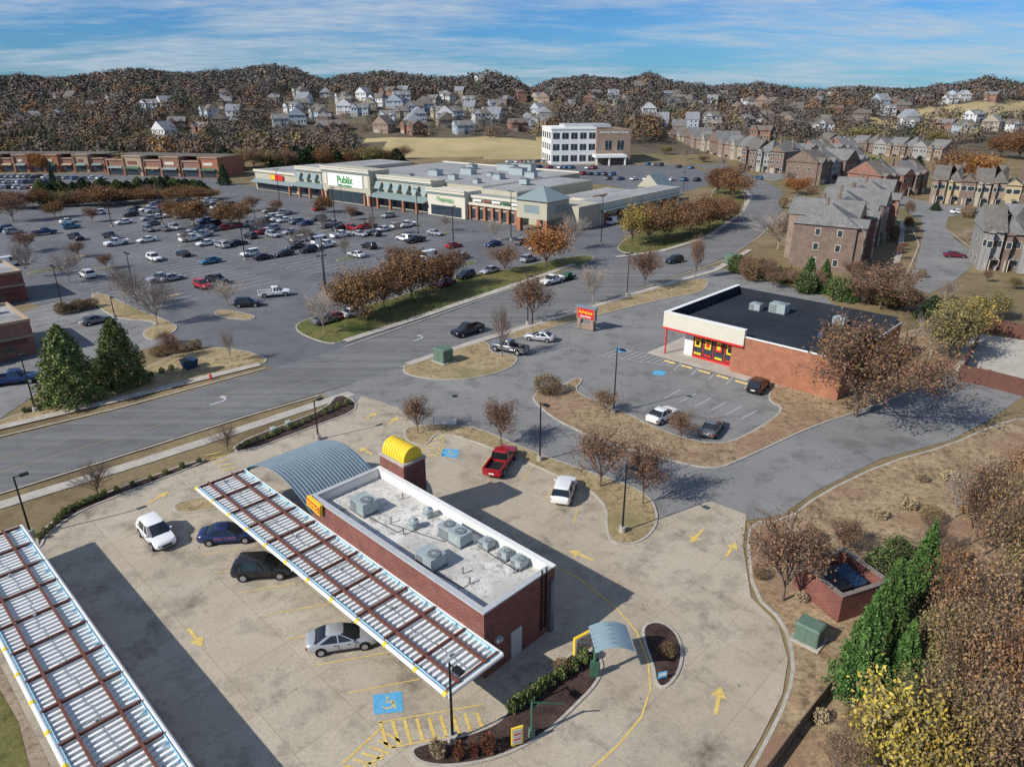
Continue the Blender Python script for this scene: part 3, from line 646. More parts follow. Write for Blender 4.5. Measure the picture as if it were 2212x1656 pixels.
for i in range(3): deciduous(f'rus{i}',7,6,3200,.15,RUS,seed=11+i,cl=.28,label='half-bare autumn tree with russet leaves')
for i in range(2): deciduous(f'brn{i}',8,7.5,6500,.24,BRN,seed=21+i,cl=.55,rad=False,label='bushy autumn tree with brown leaves')
deciduous('org0',8,7,5500,.24,ORG,seed=31,cl=.5,label='autumn tree with copper orange leaves')
for i in range(2): deciduous(f'bare{i}',7,5.5,250,.14,RUS,seed=41+i,bark=BARKL,label='bare tree with pale gray branches')
deciduous('bare2',7,5,0,.1,RUS,seed=45,bark=BARK,label='small bare leafless street tree')
deciduous('big',11,14,12000,.2,RUS+[(.24,.18,.07)],seed=51,cl=.4,lev=4,lowfrac=.14,label='large spreading russet tree with thinning leaves')
deciduous('yel',6,5,2600,.2,YEL,seed=61,cl=.35,lev=3,label='sparse tree with yellow leaves')
deciduous('olv',8,6.5,5500,.24,OLV,seed=71,cl=.5,label='thinning tree with olive brown leaves')
deciduous('air0',7,6,4200,.15,TAN,seed=81,cl=.34,lev=4,thin=.85,label='airy tree with tan leaves on the bank')
deciduous('air1',7.5,6,4200,.15,TAN[:2]+OLV,seed=82,cl=.36,lev=4,thin=.85,label='airy tree with olive tan leaves')
deciduous('air2',7,5.5,2400,.14,RUS+TAN,seed=83,cl=.28,lev=4,thin=.85,label='thinning tree with rust brown leaves')
deciduous('air3',7,6.5,4200,.15,RUS+[(.3,.15,.06)],seed=84,cl=.34,lev=4,thin=.85,label='airy rust-coloured tree on the bank')
conifer('pyr',10,6.8,12000,.27,GRN,'broadleaf_tree',.75,'dense green tree with pyramid-shaped crown')
conifer('con',7,3.6,8000,.18,BGR,'conifer',1.05,'dense green conifer on the bank')
conifer('dcon',9,5,4000,.35,DGR,'conifer',.8,'dark green conifer with pointed crown')
bush('bgrn',.9,1.,500,.13,GRN,label='small rounded green shrub in mulch')
bush('bdg',3,3.4,3000,.2,DGR+GRN,'bush',label='large rounded evergreen shrub')
bush('brus',1.,1.2,500,.12,[(.16,.055,.035),(.13,.05,.03)],label='small rusty red shrub in mulch')
bush('bbrn',3.2,4.,2200,.18,RUS+OLV,'bush',label='russet bush with thin twigs')
bush('bdry',1.2,1.4,600,.14,[(.38,.3,.18),(.28,.22,.14)],label='clump of dry tan grass')
def put(key,x,y,z,h,w,label=None,group=None):
    parts,th,tw,name,lb=TR[key]
    o=mk(name,None,None,(x,y,z),random.uniform(0,6.28)); o.scale=(w/tw,w/tw,h/th)
    for n_,me in parts: mk(n_,me,o)
    o['label']=label or lb; o['category']={'conifer':'tree','broadleaf_tree':'tree','shrub':'shrub','bush':'bush'}[name]
    if group: o['group']=group
    return o
def tree(key,bx,by,ty,wp,label=None,group=None):
    x,y,z=G2(bx,by); h=hfrom(y,ty)-z; w=wp/F*depth(y,h/2)
    return put(key,x,y,z+(.12 if z<.1 else 0),max(h,.5),w,label,group)
for t in [('bare2',213,1072,995,105),('bare2',493,976,912,70),('rus0',903,938,850,78),('rus1',1082,962,852,92),('rus2',1297,1052,915,140),('rus0',1388,1090,945,120),
 ('rus1',1690,1300,1098,185),('big',1848,900,690,330),('rus2',1306,893,840,68),('rus0',1470,952,888,80),('bbrn',1182,850,810,62),('bare2',1085,772,640,60),('rus0',1150,700,590,105),('bare0',1280,655,565,75),
 ('rus1',1392,622,530,80),('rus2',1502,602,500,34),('bare0',2010,770,665,80),('pyr',160,868,705,118),('pyr',268,832,690,98),
 ('brn0',772,692,578,125),('brn1',830,665,565,115),('brn0',890,648,535,125),('brn1',945,625,545,90),('bare0',700,722,615,90),('rus0',975,620,530,100),('rus1',1090,590,525,85),('org0',1180,578,490,110),('bare0',1240,540,455,75),('rus2',862,580,528,70),
 ('yel',1365,532,440,70),('brn0',1400,522,438,95),('brn1',1445,515,432,90),('brn0',1490,505,430,85),('brn1',1530,495,420,90),('brn0',1560,478,420,80),('brn1',1580,430,360,80),('brn0',1550,420,362,60),
 ('bare0',340,702,590,100),('bare1',300,672,575,80),('bare0',272,665,560,70),('bare1',490,660,600,80),('bare0',500,782,700,40),('rus0',372,775,722,60),('rus1',360,745,715,40),('bare1',60,600,510,60),('bare0',150,610,535,80),
 ('rus0',30,480,415,80,'dark red autumn tree in the car park'),('brn0',230,445,400,90),('brn1',420,488,425,80),('brn0',500,490,430,90),('brn1',315,440,405,60),('yel',272,376,330,45),('org0',90,372,330,50),
 ('bare0',562,505,462,40),('bare1',660,530,480,45),('brn0',700,460,420,45),('bare1',805,500,455,30),('bare0',962,500,460,40),('bare0',1070,520,465,45),('brn1',380,470,430,60),('rus0',600,463,428,40),('rus1',545,456,420,42),('bare1',860,505,470,34),('rus2',760,476,440,34),('bare0',635,540,500,40),('rus0',170,556,520,46),('rus2',230,581,545,40),('bare1',745,558,505,44),('rus1',60,545,495,60),('brn1',120,470,430,50),('rus2',200,480,445,40),('bare0',400,530,490,34),('bare1',700,500,455,30),
 ('bare0',1680,540,440,120),('rus1',1840,600,560,60),('rus0',1900,668,560,170),('con',1745,612,555,40),('con',1778,620,560,36),('rus2',1650,600,550,60),('rus1',1610,590,548,50),('bbrn',1700,610,575,50),
 ('bare1',2040,650,600,60),('dcon',2010,690,640,60,'dark green conifer beside the brick shop'),('yel',2085,740,640,110,'yellow-green autumn tree by the fence'),('olv',2045,780,650,110),('olv',2150,690,630,60),('con',2110,690,640,40),
 ('brn0',2070,392,318,110),('org0',2110,398,335,85),('brn1',2160,340,285,80),('olv',1855,322,272,90),('brn0',2200,345,270,70),('brn0',1400,285,245,60),('brn1',1560,390,358,60),('olv',2020,318,280,50),
 ('dcon',485,400,355,26),('dcon',118,408,362,16),('org0',1720,420,385,60),('rus0',1960,470,430,30)]:
    tree(*t[:5],label=t[5] if len(t)>5 else None)
for i in range(26): tree('dcon' if i%3 else 'pyr',95+i*13.5+random.uniform(-5,5),438-i*1.+random.uniform(-6,6),392-i*.3+random.uniform(-6,6),42,'dark evergreen tree in the screening row','screening evergreens')
for i in range(24): tree(random.choice(['rus0','brn0','brn1','rus2','olv']),-10+i*20+random.uniform(-8,8),450-i*.9+random.uniform(-8,8),412-i*.6+random.uniform(-6,10),48,None,'autumn trees along the car park edge')
for i in range(28): tree(random.choice(['dcon','dcon','olv','brn0','rus1']),490+i*14+random.uniform(-5,5),366-i*.6+random.uniform(-6,6),322-i*.1+random.uniform(-8,8),46,None,'tree belt behind the shops')
for i in range(30): tree(random.choice(['rus0','olv','bbrn','con','rus1','bdg']),1590+i*13+random.uniform(-6,6),600+i*2.6+random.uniform(-12,8),562+i*2.5+random.uniform(-14,5),46,None,'trees behind the townhouses')
for (bx,by) in [(1440,335),(1480,345),(1520,352),(1560,362),(1600,385),(1700,395),(1745,405),(1800,395),(1830,405),(1880,440),(1930,445),(2020,455),(2090,470),(2130,500),(2090,520),(2145,545),(2200,470),(1960,500),(1940,560),(1990,600),(2130,610),(2190,625),(1650,345),(1720,350),(1780,345),(1690,330),(1880,372),(1980,372),(2050,372),(2140,392),(1690,450),(1705,480),(1690,500),(1720,440),(1750,430),(1930,520),(1925,490),(1950,540),(1850,345),(1920,335),(2000,335),(1500,300),(1560,305),(1620,330)]:
    tree(random.choice(['rus0','olv','bgrn','rus2','brn0','bare1','dcon','bbrn']),bx,by,by-random.uniform(16,38),random.uniform(20,36),None,'garden trees by the townhouses')
def shrubs(pts,n,key,hp,wp,gr):
    for i in range(n):
        t=i/max(1,n-1)*(len(pts)-1); k=min(int(t),len(pts)-2); f=t-k
        py=pts[k][1]*(1-f)+pts[k+1][1]*f
        tree(key,pts[k][0]*(1-f)+pts[k+1][0]*f+random.uniform(-2,2),py,py-hp*random.uniform(.8,1.2),wp*random.uniform(.7,1.15),None,gr)
shrubs([(90,1165),(150,1105),(230,1072),(430,1000)],18,'bgrn',12,15,'shrubs along the lot edge')
shrubs([(520,970),(640,922),(748,875)],15,'bgrn',11,14,'shrubs along the lot edge')
shrubs([(55,893),(120,872),(250,838),(370,800)],18,'bgrn',10,13,'hedge shrubs beside the road')
shrubs([(1105,1540),(1150,1510),(1190,1480),(1262,1432)],9,'bgrn',26,32,'shrubs in the mulch bed')
shrubs([(990,1640),(1055,1625)],3,'brus',30,34,'rusty shrubs in the mulch bed')
shrubs([(1210,1455),(1440,1420)],2,'bbrn',30,40,'dry shrubs in the mulch bed'); shrubs([(940,1635),(950,1637)],2,'bdry',34,30,'dry grass clumps')
shrubs([(130,680),(200,665)],8,'bbrn',22,26,'dry bushes in the planting bed'); shrubs([(340,770),(430,755)],6,'bbrn',20,26,'dry bushes in the planting bed')
for (k,bx,by,ty,w_) in [('con',1845,1500,1285,105),('con',1900,1400,1205,95),('con',1972,1320,1130,90),('con',1935,1500,1340,80),('bdg',1905,1250,1190,80),('bdg',1935,1215,1165,60),
  ('air0',2050,1540,1290,190),('air3',2160,1600,1290,210),('air1',1985,1620,1430,160),('air2',2110,1450,1190,190),('air1',2200,1440,1150,190),('air3',2055,1400,1190,150),('air0',2150,1290,1050,160),('air1',2215,1240,990,170),('air2',2125,1200,1000,140),('air3',2190,1130,930,140),('air2',2255,1100,910,150),('rus0',2090,1180,970,110),
  ('yel',1890,1700,1480,190),('yel',1985,1750,1540,180),('air0',2090,1740,1470,200),('air3',2200,1740,1440,220),('air2',1800,1730,1570,100),('rus1',1820,1190,1120,90),('olv',2000,1480,1320,110),('bbrn',1930,1590,1520,100),('bbrn',2080,1590,1520,90),('bbrn',2010,1330,1270,80),('bdg',2140,1700,1610,110),('olv',2210,1330,1130,130),('air3',2120,1370,1200,120),('air1',1900,1630,1490,110),('bbrn',2060,1250,1190,90),('bbrn',2100,1110,1060,70),('bare0',2060,1120,1010,90),('bare2',2010,1210,1110,90),('bare0',2170,1180,1010,120),('bare2',2100,1520,1330,150),('bare0',2200,1550,1300,160),
  ('bdry',1800,1620,1590,40),('bdry',1770,1560,1535,34),('bdry',2020,1200,1175,40),('bdry',1830,1150,1130,34),('bdry',1900,1120,1100,30),('bdry',1960,1100,1078,34),('bdry',2050,1040,1020,36),('bbrn',2010,1130,1095,50),('bbrn',1760,1170,1145,36),('bdry',1700,1200,1180,30),('bdry',1990,1040,1025,28),('bdry',1730,1300,1282,26),('bbrn',1640,1250,1225,34),('bbrn',1850,1580,1530,60),('bdg',1990,1420,1370,70)]:
    tree(k,bx,by,ty,w_,None,'wood on the bank beside the lot')
# ---------------------------------------------------------------- lamps
def lamp(bx,by,ty,double=False,ang=None):
    x,y=G(bx,by); h=hfrom(y,ty); r=.09 if h<9 else .12
    e=thing('street_lamp',('tall twin-headed' if double else 'black single-headed')+' lamp post in the car park','street lamp',(x,y,.05),ang if ang is not None else random.choice([D(46),D(-44)]),'car park lamp posts')
    b=MB();b.cyl((0,0,0),(0,0,.6),.3,.3,M_kerb,12);b.obj('base',e)
    b=MB();b.cyl((0,0,.6),(0,0,h),r,r*.7,K_paint,8);b.obj('pole',e)
    for sg in ((1,-1) if double else (1,)):
        b=MB();b.bx(.02*sg if sg>0 else -.5,.5 if sg>0 else -.02,-.03,.03,h-.12,h-.06,K_paint)
        b.bx(.4 if sg>0 else -1.05,1.05 if sg>0 else -.4,-.2,.2,h-.16,h,K_paint);b.bx(.5 if sg>0 else -.95,.95 if sg>0 else -.5,-.13,.13,h-.18,h-.161,LAMPW);b.obj('lamp_head',e)
for l in [(978,1603,1432),(1344,1150,1005),(1166,996,870),(68,1158,1030),(688,950,865),(1325,893,752),(78,890,762)]: lamp(*l)
for l in [(138,672,575),(292,640,546),(530,562,452),(706,642,513),(702,628,552),(980,547,446),(1104,520,413),(1298,530,423),(904,512,408),(352,487,402),(242,490,402),(726,500,405),(605,440,365),(700,440,372),(1354,640,548),(1140,702,598),(248,686,640),(30,375,330),(160,372,330),(555,505,445),(805,470,400),(1475,420,370)]: lamp(*l,double=random.random()<.6)
# ---------------------------------------------------------------- drive-in restaurant
sx0,sx1,sy0,sy1=-45.5,-25.65,24.05,30.75
E=thing('drive_in_restaurant','single-storey red brick drive-in restaurant with white flat roof','restaurant',(*L(sx0,sy0),.05),RZ)
Lx,Ly=sx1-sx0,sy1-sy0; T_=.32
b=MB(); 
b.bx(0,Lx,0,T_,0,5.15,B_red); b.bx(0,Lx,Ly-T_,Ly,0,5.15,B_red); b.bx(0,T_,T_,Ly-T_,0,5.15,B_red); b.bx(Lx-T_,Lx,T_,Ly-T_,0,5.15,B_red); b.obj('wall',E)
b=MB(); b.bx(T_,Lx-T_,T_,Ly-T_,4.2,4.45,ROOFW); b.obj('roof',E)
b=MB();c=.06
b.bx(-c,Lx+c,-c,T_+.05,5.152,5.28,W_gray); b.bx(-c,Lx+c,Ly-T_-.05,Ly+c,5.152,5.28,WHITS); b.bx(-c,T_+.05,T_+.052,Ly-T_-.052,5.152,5.28,W_gray); b.bx(Lx-T_-.05,Lx+c,T_+.052,Ly-T_-.052,5.152,5.28,W_gray)
b.bx(T_+.01,Lx-T_-.01,Ly-T_-.03,Ly-T_-.003,4.46,5.15,WHITS);b.bx(Lx-T_-.03,Lx-T_-.003,T_+.01,Ly-T_-.04,4.46,5.15,W_gray); b.bx(T_+.003,T_+.03,T_+.01,Ly-T_-.04,4.46,5.15,WHITS)
b.obj('parapet_coping',E)
b=MB(); b.bx(Lx+.003,Lx+.06,2.4,3.4,0,2.2,DOORM); b.obj('door',E)
b=MB(); b.bx(Lx+.003,Lx+.12,5.3,5.36,.6,5.6,K_paint); b.bx(Lx+.003,Lx+.12,5.75,5.81,.6,5.6,K_paint)
for i in range(14): b.bx(Lx+.04,Lx+.08,5.36,5.75,.8+i*.33,.84+i*.33,K_paint)
b.obj('roof_ladder',E)
b=MB(); b.bx(Lx+.003,Lx+.25,6.1,6.45,0,4.3,GALV2); b.obj('downpipe',E)
b=MB(); b.bx(Lx+.003,Lx+.3,.9,1.4,2.4,2.7,W_gray); b.obj('wall_light',E)
wm=MB(); wm.bx(0,2,-.03,-.003,1,2.6,DKG); me=wm.mesh('window')
for i in range(5): mk('window',me,E,(2+i*3.6,0,0))
b=MB(); b.bx(3.,5.2,Ly+.003,Ly+.05,1,2.4,DKG); b.obj('serving_window',E)
b=MB(); pts=[(-.1,4.55),(1.75,4.3),(1.95,5.3),(.1,5.45)]
b.loft([[(x,-.12,z) for x,z in pts],[(x,-.4,z) for x,z in pts]],Y_paint)
pts=[(.0,4.72),(1.75,4.5),(1.85,5.12),(.1,5.3)]
b.loft([[(x,-.401,z) for x,z in pts],[(x,-.43,z) for x,z in pts]],R_paint); sg=b.obj('sign',E)
text(sg,'SONIC',.55,(.93,-.45,4.91),(R90,D(6),0),Y_paint,off=.012)
e=thing('brick_tower','square red brick sign tower topped by a yellow ribbed barrel vault','tower',(*L(-45.6,30.9),.05),RZ)
b=MB();b.bx(0,3.3,0,2.3,0,6.3,B_red);b.obj('wall',e);b=MB();b.bx(-.08,3.38,-.08,2.38,6.302,6.5,M_kerb);b.obj('coping',e)
b=MB(); nseg=12
for k in range(9):
    x0=.2+k*.33; x1=x0+.31
    rg=[(0,2.1,6.502)]+[(0,1.15+.95*math.cos(math.pi*i/nseg),6.65+1.*math.sin(math.pi*i/nseg)) for i in range(nseg+1)]+[(0,.2,6.502)]
    b.loft([[(x0,y,z) for _,y,z in rg],[(x0+.04,1.15+(y-1.15)*1.05,6.5+(z-6.5)*1.05) for _,y,z in rg],[(x1-.04,1.15+(y-1.15)*1.05,6.5+(z-6.5)*1.05) for _,y,z in rg],[(x1,y,z) for _,y,z in rg]],Y_paint)
b.obj('barrel_roof',e,smooth=35)
e=thing('barrel_canopy','blue-gray ribbed metal barrel vault canopy over the patio','canopy',(*L(-57,24.1),.05),RZ)
b=MB(); Wd=11.4; nA=20; rise=1.9
for k in range(22):
    y0=k*.32; y1=y0+.32
    for i in range(nA):
        def q(i,y,dz=0): 
            t=i/nA; return (Wd*t,y,3.2+rise*math.sin(math.pi*t)**.9+dz if 0<t<1 else 3.2+dz)
        b.face([q(i,y0+.06),q(i+1,y0+.06),q(i+1,y1-.0),q(i,y1-.0)],BARR)
        b.face([q(i,y0,.1),q(i+1,y0,.1),q(i+1,y0+.06,.1),q(i,y0+.06,.1)],BARR)
        b.face([q(i,y0),q(i+1,y0),q(i+1,y0,.1),q(i,y0,.1)],BARR); b.face([q(i,y0+.06,.1),q(i+1,y0+.06,.1),q(i+1,y0+.06),q(i,y0+.06)],BARR)
b.obj('vault_roof',e)
pm_=MB(); pm_.cyl((0,0,0),(0,0,3.2),.1,.1,GREEN,8); me=pm_.mesh('post')
for x in(.1,Wd-.3):
    for y in(.2,6.7): mk('post',me,e,(x,y,0))
b=MB(); b.bx(-.05,.1,0,7.1,3.0,3.2,SIGNB); b.obj('fascia',e)
def canopy(u0,u1,w0,w1,label):
    e=thing('drive_in_canopy',label,'canopy',(*L(u0,w0),.05),RZ,'drive-in parking canopies'); LX=u1-u0; LY=w1-w0; z=3.0
    b=MB(); p=.44; n=int((LX-.3)/p)
    for i in range(n):
        x=.15+i*p; pr=[(x,z),(x+.2,z),(x+.23,z+.15),(x+.41,z+.15),(x+p,z)]
        for a_,c_ in zip(pr[:-1],pr[1:]): b.face([(a_[0],.12,a_[1]),(c_[0],.12,c_[1]),(c_[0],LY-.12,c_[1]),(a_[0],LY-.12,a_[1])],GALV if a_[1]<z+.1 and c_[1]<z+.1 else W_paint)
    b.obj('deck',e)
    for y in(LY*.23,LY*.72): b=MB(); b.bx(.1,LX-.1,y-.07,y+.07,z+.16,z+.4,RUST); b.obj('beam',e)
    nb=int(LX/3.)
    cm=MB(); cm.bx(-.06,.06,.15,LY-.15,.02,.2,RUST); me=cm.mesh('cross_beam')
    for i in range(nb+1): mk('cross_beam',me,e,(.25+i*(LX-.5)/nb,0,z+.14))
    b=MB()
    for k in range(nb*2):
        x=.8+k*1.5; y=LY*.47+random.uniform(-.15,.15)
        if x>LX-1.2: break
        b.cyl((x,y,z+.22),(x+1.5,y+random.uniform(-.2,.2),z+.22),.018,.018,GALV2,4)
        if k%2==0: b.cyl((x,LY*.25,z+.25),(x+random.uniform(-.4,.4),LY*.7,z+.25),.018,.018,GALV2,4)
        if k%4==0: b.bx(x-.09,x+.09,y-.08,y+.08,z+.16,z+.34,GALV)
    b.obj('conduit',e)
    b=MB()
    for y in(0,LY): b.cyl((0,y,z+.1),(LX,y,z+.1),.15,.15,WHITS,10)
    for x in(0,LX): b.cyl((x,0,z+.1),(x,LY,z+.1),.15,.15,WHITS,10)
    b.obj('fascia_tube',e,smooth=40)
    b=MB()
    b.bx(.16,LX-.16,.16,.2,z-.1,z+.26,SIGNB); b.bx(.16,LX-.16,LY-.2,LY-.16,z-.1,z+.26,SIGNB); b.bx(.16,.2,.2,LY-.2,z-.1,z+.26,SIGNB); b.bx(LX-.2,LX-.16,.2,LY-.2,z-.1,z+.26,SIGNB)
    b.obj('gutter_trim',e)
    cm=MB(); cm.cyl((-.13,0,0),(.13,0,0),.18,.18,Y_paint,10); me=cm.mesh('yellow_collar')
    k=int(LX/2.9)
    for i in range(k+1): mk('yellow_collar',me,e,(min(.16+i*LX/k,LX-.16),0,z+.1))
    cm=MB()
    cm.face([(0,0,0),(.0,-.45,0),(0,-.0,.22)],SIGNB); me=cm.mesh('gusset')
    for i in range(int(LX/1.5)): mk('gusset',me,e,(.6+i*1.5,LY-.2,z+.16))
    cm=MB(); cm.cyl((0,0,0),(0,0,z),.09,.09,GREEN,8); me=cm.mesh('post')
    for i in range(int(LX/5.8)+1): mk('post',me,e,(1.2+i*5.6,LY*.62,0))
    cm=MB(); cm.bx(-.3,.3,-.1,.1,.8,2.,R_paint); cm.bx(-.26,.26,-.13,-.1,.9,1.9,W_paint); me=cm.mesh('order_board')
    for i in range(int(LX/5.8)+1): mk('order_board',me,e,(1.2+i*5.6,LY*.62-.25,0))
canopy(-57,-24,19.55,24.0,'long white drive-in canopy with rust-red beams beside the restaurant')
canopy(-61.2,-14,2.95,7.4,'long white drive-in canopy standing alone over empty bays')
def hvac(px,py,sx,sy,sz,fan=1,mat=None,lbl='gray rooftop air conditioning unit with round fan grille',zr=4.5,rz=RZ):
    mat=mat or GALV; x,y=G(px,py,zr+sz); e=thing('air_conditioning_unit',lbl,'air conditioner',(x,y,zr+.02),rz,'rooftop air conditioning units')
    b=MB(); b.bx(-sx/2-.05,sx/2+.05,-sy/2-.05,sy/2+.05,-.01,.12,GALV2); b.obj('base_frame',e)
    b=MB(); b.bx(-sx/2,sx/2,-sy/2,sy/2,.12,sz,mat)
    for i in range(5): b.bx(-sx/2*.9,-.05,-sy/2-.02,-sy/2-.002,.2+i*(sz-.3)/5,.2+(i+.6)*(sz-.3)/5,GALV2)
    b.bx(sx*.1,sx*.42,-sy/2-.015,-sy/2-.002,.2,sz*.85,mat); b.obj('housing',e)
    for i in range(fan):
        b=MB(); cx=sx*.22 if fan==1 else (i-.5)*sx*.5; r_=min(sx,sy)*.36
        b.cyl((cx,0,sz),(cx,0,sz+.08),r_,r_*.95,GALV2,16); b.cyl((cx,0,sz+.081),(cx,0,sz+.1),r_*.25,r_*.25,mat,8)
        for k in range(4):
            a=k*math.pi/4; b.rbx((cx,0,sz+.09),(r_*1.9,.03,.015),a,mat)
        b.obj('fan_grille',e)
def vent(px,py,r_,h_,zr=4.45):
    x,y=G(px,py,zr+h_); e=thing('exhaust_fan','round metal kitchen exhaust fan on the flat roof','exhaust fan',(x,y,zr+.01),RZ,'rooftop exhaust fans')
    b=MB(); b.bx(-r_*.8,r_*.8,-r_*.8,r_*.8,0,h_*.4,GALV);b.obj('kerb_box',e)
    b=MB(); b.cyl((0,0,h_*.4),(0,0,h_*.7),r_*.75,r_,GALV,16); b.cyl((0,0,h_*.7),(0,0,h_*.85),r_,r_*.9,GALV,16); b.cyl((0,0,h_*.85),(0,0,h_*1.05),r_*.6,r_*.35,GALV,12); b.obj('fan_hood',e)
hvac(785,1076,1.8,1.4,1.1); hvac(982,1140,2.5,1.2,.95,2); hvac(930,1192,1.7,1.4,1.); hvac(1052,1166,.9,.8,.6); hvac(1092,1188,.85,.75,.6); hvac(1122,1205,.95,.85,.65)
vent(893,1120,.42,.85); vent(924,1096,.42,.85)
for px,py in [(872,1155),(845,1130),(1000,1240),(1015,1262),(960,1110),(870,1078),(1110,1238)]:
    x,y=G(px,py,4.45); b=MB(); b.cyl((0,0,0),(0,0,.5),.05,.05,GALV2,6); b.cyl((0,0,.5),(0,0,.58),.08,.06,GALV2,6); thing('vent_pipe','thin gray vent pipe on the flat roof','pipe',(x,y,4.455),0,'roof vent pipes',b.mesh('vent_pipe'))
for a_,c_ in [((785,1110),(860,1150)),((930,1230),(1000,1270)),((1050,1190),(1120,1235)),((840,1130),(960,1170))]:
    x,y=G(*a_,4.5);x2,y2=G(*c_,4.5); b=MB(); b.cyl((0,0,.05),(x2-x,y2-y,.05),.035,.035,K_paint,5); b.cyl((x2-x,y2-y,.05),(x2-x+.3,y2-y+.3,.05),.035,.035,K_paint,5); thing('refrigerant_pipe','dark refrigerant pipe running across the flat roof','pipe',(x,y,4.46),0,'roof refrigerant pipes',b.mesh('refrigerant_pipe'))
x,y=G(1283,1462); e=thing('order_canopy','small curved blue metal canopy on a green post','canopy',(x,y,.14),D(5))
b=MB();b.cyl((0,0,0),(0,0,2.7),.12,.12,GREEN,8);b.bx(-.25,.25,-.15,.15,0,1.2,GREEN);b.obj('post',e)
b=MB()
for k in range(6):
    for i in range(12):
        def q(i,k,dz=0):
            t=i/12; return (-.2+2.5*t,-.9+k*.4,2.55+.5*math.sin(math.pi*(t*.85+.1))+dz)
        b.face([q(i,k),q(i+1,k),q(i+1,k+1),q(i,k+1)],ARCH)
    if k: b.cyl(q(0,k,.03),q(6,k,.05),.03,.03,BARR,4); b.cyl(q(6,k,.05),q(12,k,.03),.03,.03,BARR,4)
b.obj('canopy_roof',e)
x,y=G(1262,1418); e=thing('menu_board','yellow-framed drive-through menu board','menu board',(x,y,.14),D(35))
b=MB();b.bx(-.95,.95,-.1,.1,.5,1.9,Y_paint);b.cyl((-.8,0,0),(-.8,0,.5),.06,.06,GREEN);b.cyl((.8,0,0),(.8,0,.5),.06,.06,GREEN);b.obj('frame',e)
b=MB();b.bx(-.88,.88,-.13,-.102,.6,1.82,CREAM)
for i in range(5):
    for j in range(5): b.bx(-.82+i*.34,-.56+i*.34,-.14,-.131,.66+j*.23,.78+j*.23,[W_gray,TANS,W_gray,R_paint][(i*3+j)%4])
b.obj('menu_panel',e)
x,y=G(1117,1615); e=thing('menu_sign','small yellow price sign standing in the mulch bed','sign',(x,y,.14),D(20))
b=MB();b.bx(-.35,.35,-.06,.06,.2,1.5,Y_paint);b.obj('frame',e);b=MB();b.bx(-.28,.28,-.08,-.062,.3,1.4,CREAM)
for j in range(5): b.bx(-.22,.22,-.09,-.081,.4+j*.2,.5+j*.2,R_paint if j%2 else W_gray)
b.obj('price_panel',e)
x,y=G(1148,1592); e=thing('clearance_bar','green height clearance bar on a post','clearance bar',(x,y,.14),D(20))
b=MB();b.cyl((0,0,0),(0,0,2.6),.08,.08,GREEN);b.cyl((0,0,0),(0,0,.5),.22,.2,GREENB,10);b.obj('post',e);b=MB();b.cyl((0,0,2.6),(1.9,-.1,1.9),.05,.05,GREEN);b.cyl((0,0,2.),(.5,0,2.4),.04,.04,GREEN);b.obj('arm',e)
x,y=G(1430,1470); e=thing('exit_sign','small blue and white sign in the planted island','sign',(x,y,.14),D(15)); b=MB();b.bx(-.3,.3,-.04,.04,.15,.6,BL_mark);b.obj('frame',e);b=MB();b.bx(-.24,.24,-.05,-.041,.32,.55,W_paint);b.obj('panel',e)
def transformer(px,py,s,lbl,rz=RZ,mat=None):
    mat=mat or GREENB
    x,y=G(px,py); e=thing('transformer_box',lbl,'utility box',(x,y,.14),rz)
    b=MB();b.bx(-s*.7,s*.7,-s*.6,s*.6,0,.12,M_kerb);b.obj('pad',e);b=MB();b.bx(-s*.55,s*.55,-s*.45,s*.45,.12,s*.95,mat);b.loft([[(-s*.58,-s*.48,s*.952),(s*.58,-s*.48,s*.952),(s*.58,s*.48,s*.952),(-s*.58,s*.48,s*.952)],[(-s*.5,-s*.4,s*1.03),(s*.5,-s*.4,s*1.03),(s*.5,s*.4,s*1.03),(-s*.5,s*.4,s*1.03)]],mat);b.obj('cabinet',e)
    b=MB();b.bx(-s*.5,-.02,-s*.45-.03,-s*.45-.002,.2,s*.9,mat);b.bx(.02,s*.5,-s*.45-.03,-s*.45-.002,.2,s*.9,mat);b.obj('door',e)
transformer(1745,1385,1.45,'large green transformer cabinet on a concrete pad'); transformer(958,782,1.95,'green transformer cabinet on the grass island'); transformer(1578,572,2.2,'green utility cabinet by the road'); transformer(625,922,.6,'small utility box on the verge',mat=GALV); transformer(592,936,.6,'small utility box on the verge',mat=GALV)
DB=P('dark_blue_metal',(.02,.05,.1),.5,.2)
def wbin(x,y,z,rz,s,lbl):
    e=thing('waste_bin',lbl,'waste bin',(x,y,z),rz)
    b=MB();b.loft([[(-.9*s,-.7*s,0),(.9*s,-.7*s,0),(.9*s,.7*s,0),(-.9*s,.7*s,0)],[(-1.2*s,-.9*s,1.4*s),(1.2*s,-.9*s,1.4*s),(1.2*s,.9*s,1.6*s),(-1.2*s,.9*s,1.6*s)]],DB);b.obj('body',e)
    b=MB();b.loft([[(-1.22*s,-.92*s,1.42*s),(-.03,-.92*s,1.42*s),(-.03,.92*s,1.63*s),(-1.22*s,.92*s,1.63*s)],[(-1.22*s,-.92*s,1.5*s),(-.03,-.92*s,1.5*s),(-.03,.92*s,1.7*s),(-1.22*s,.92*s,1.7*s)]],K_paint);b.obj('lid',e)
wbin(*G(411,796),.14,D(60),.8,'dark blue waste container in the planting bed')
e=thing('bin_enclosure','open-topped red brick waste bin enclosure','enclosure',(*G(1808,1348),.14),D(22))
b=MB(); a_,c_=4.6,4.4
b.bx(0,a_,0,.3,0,2.2,B_red);b.bx(0,a_,c_-.3,c_,0,2.2,B_red);b.bx(a_-.3,a_,.3,c_-.3,0,2.2,B_red);b.bx(0,.3,.3,c_-.3,0,2.2,B_red);b.obj('wall',e)
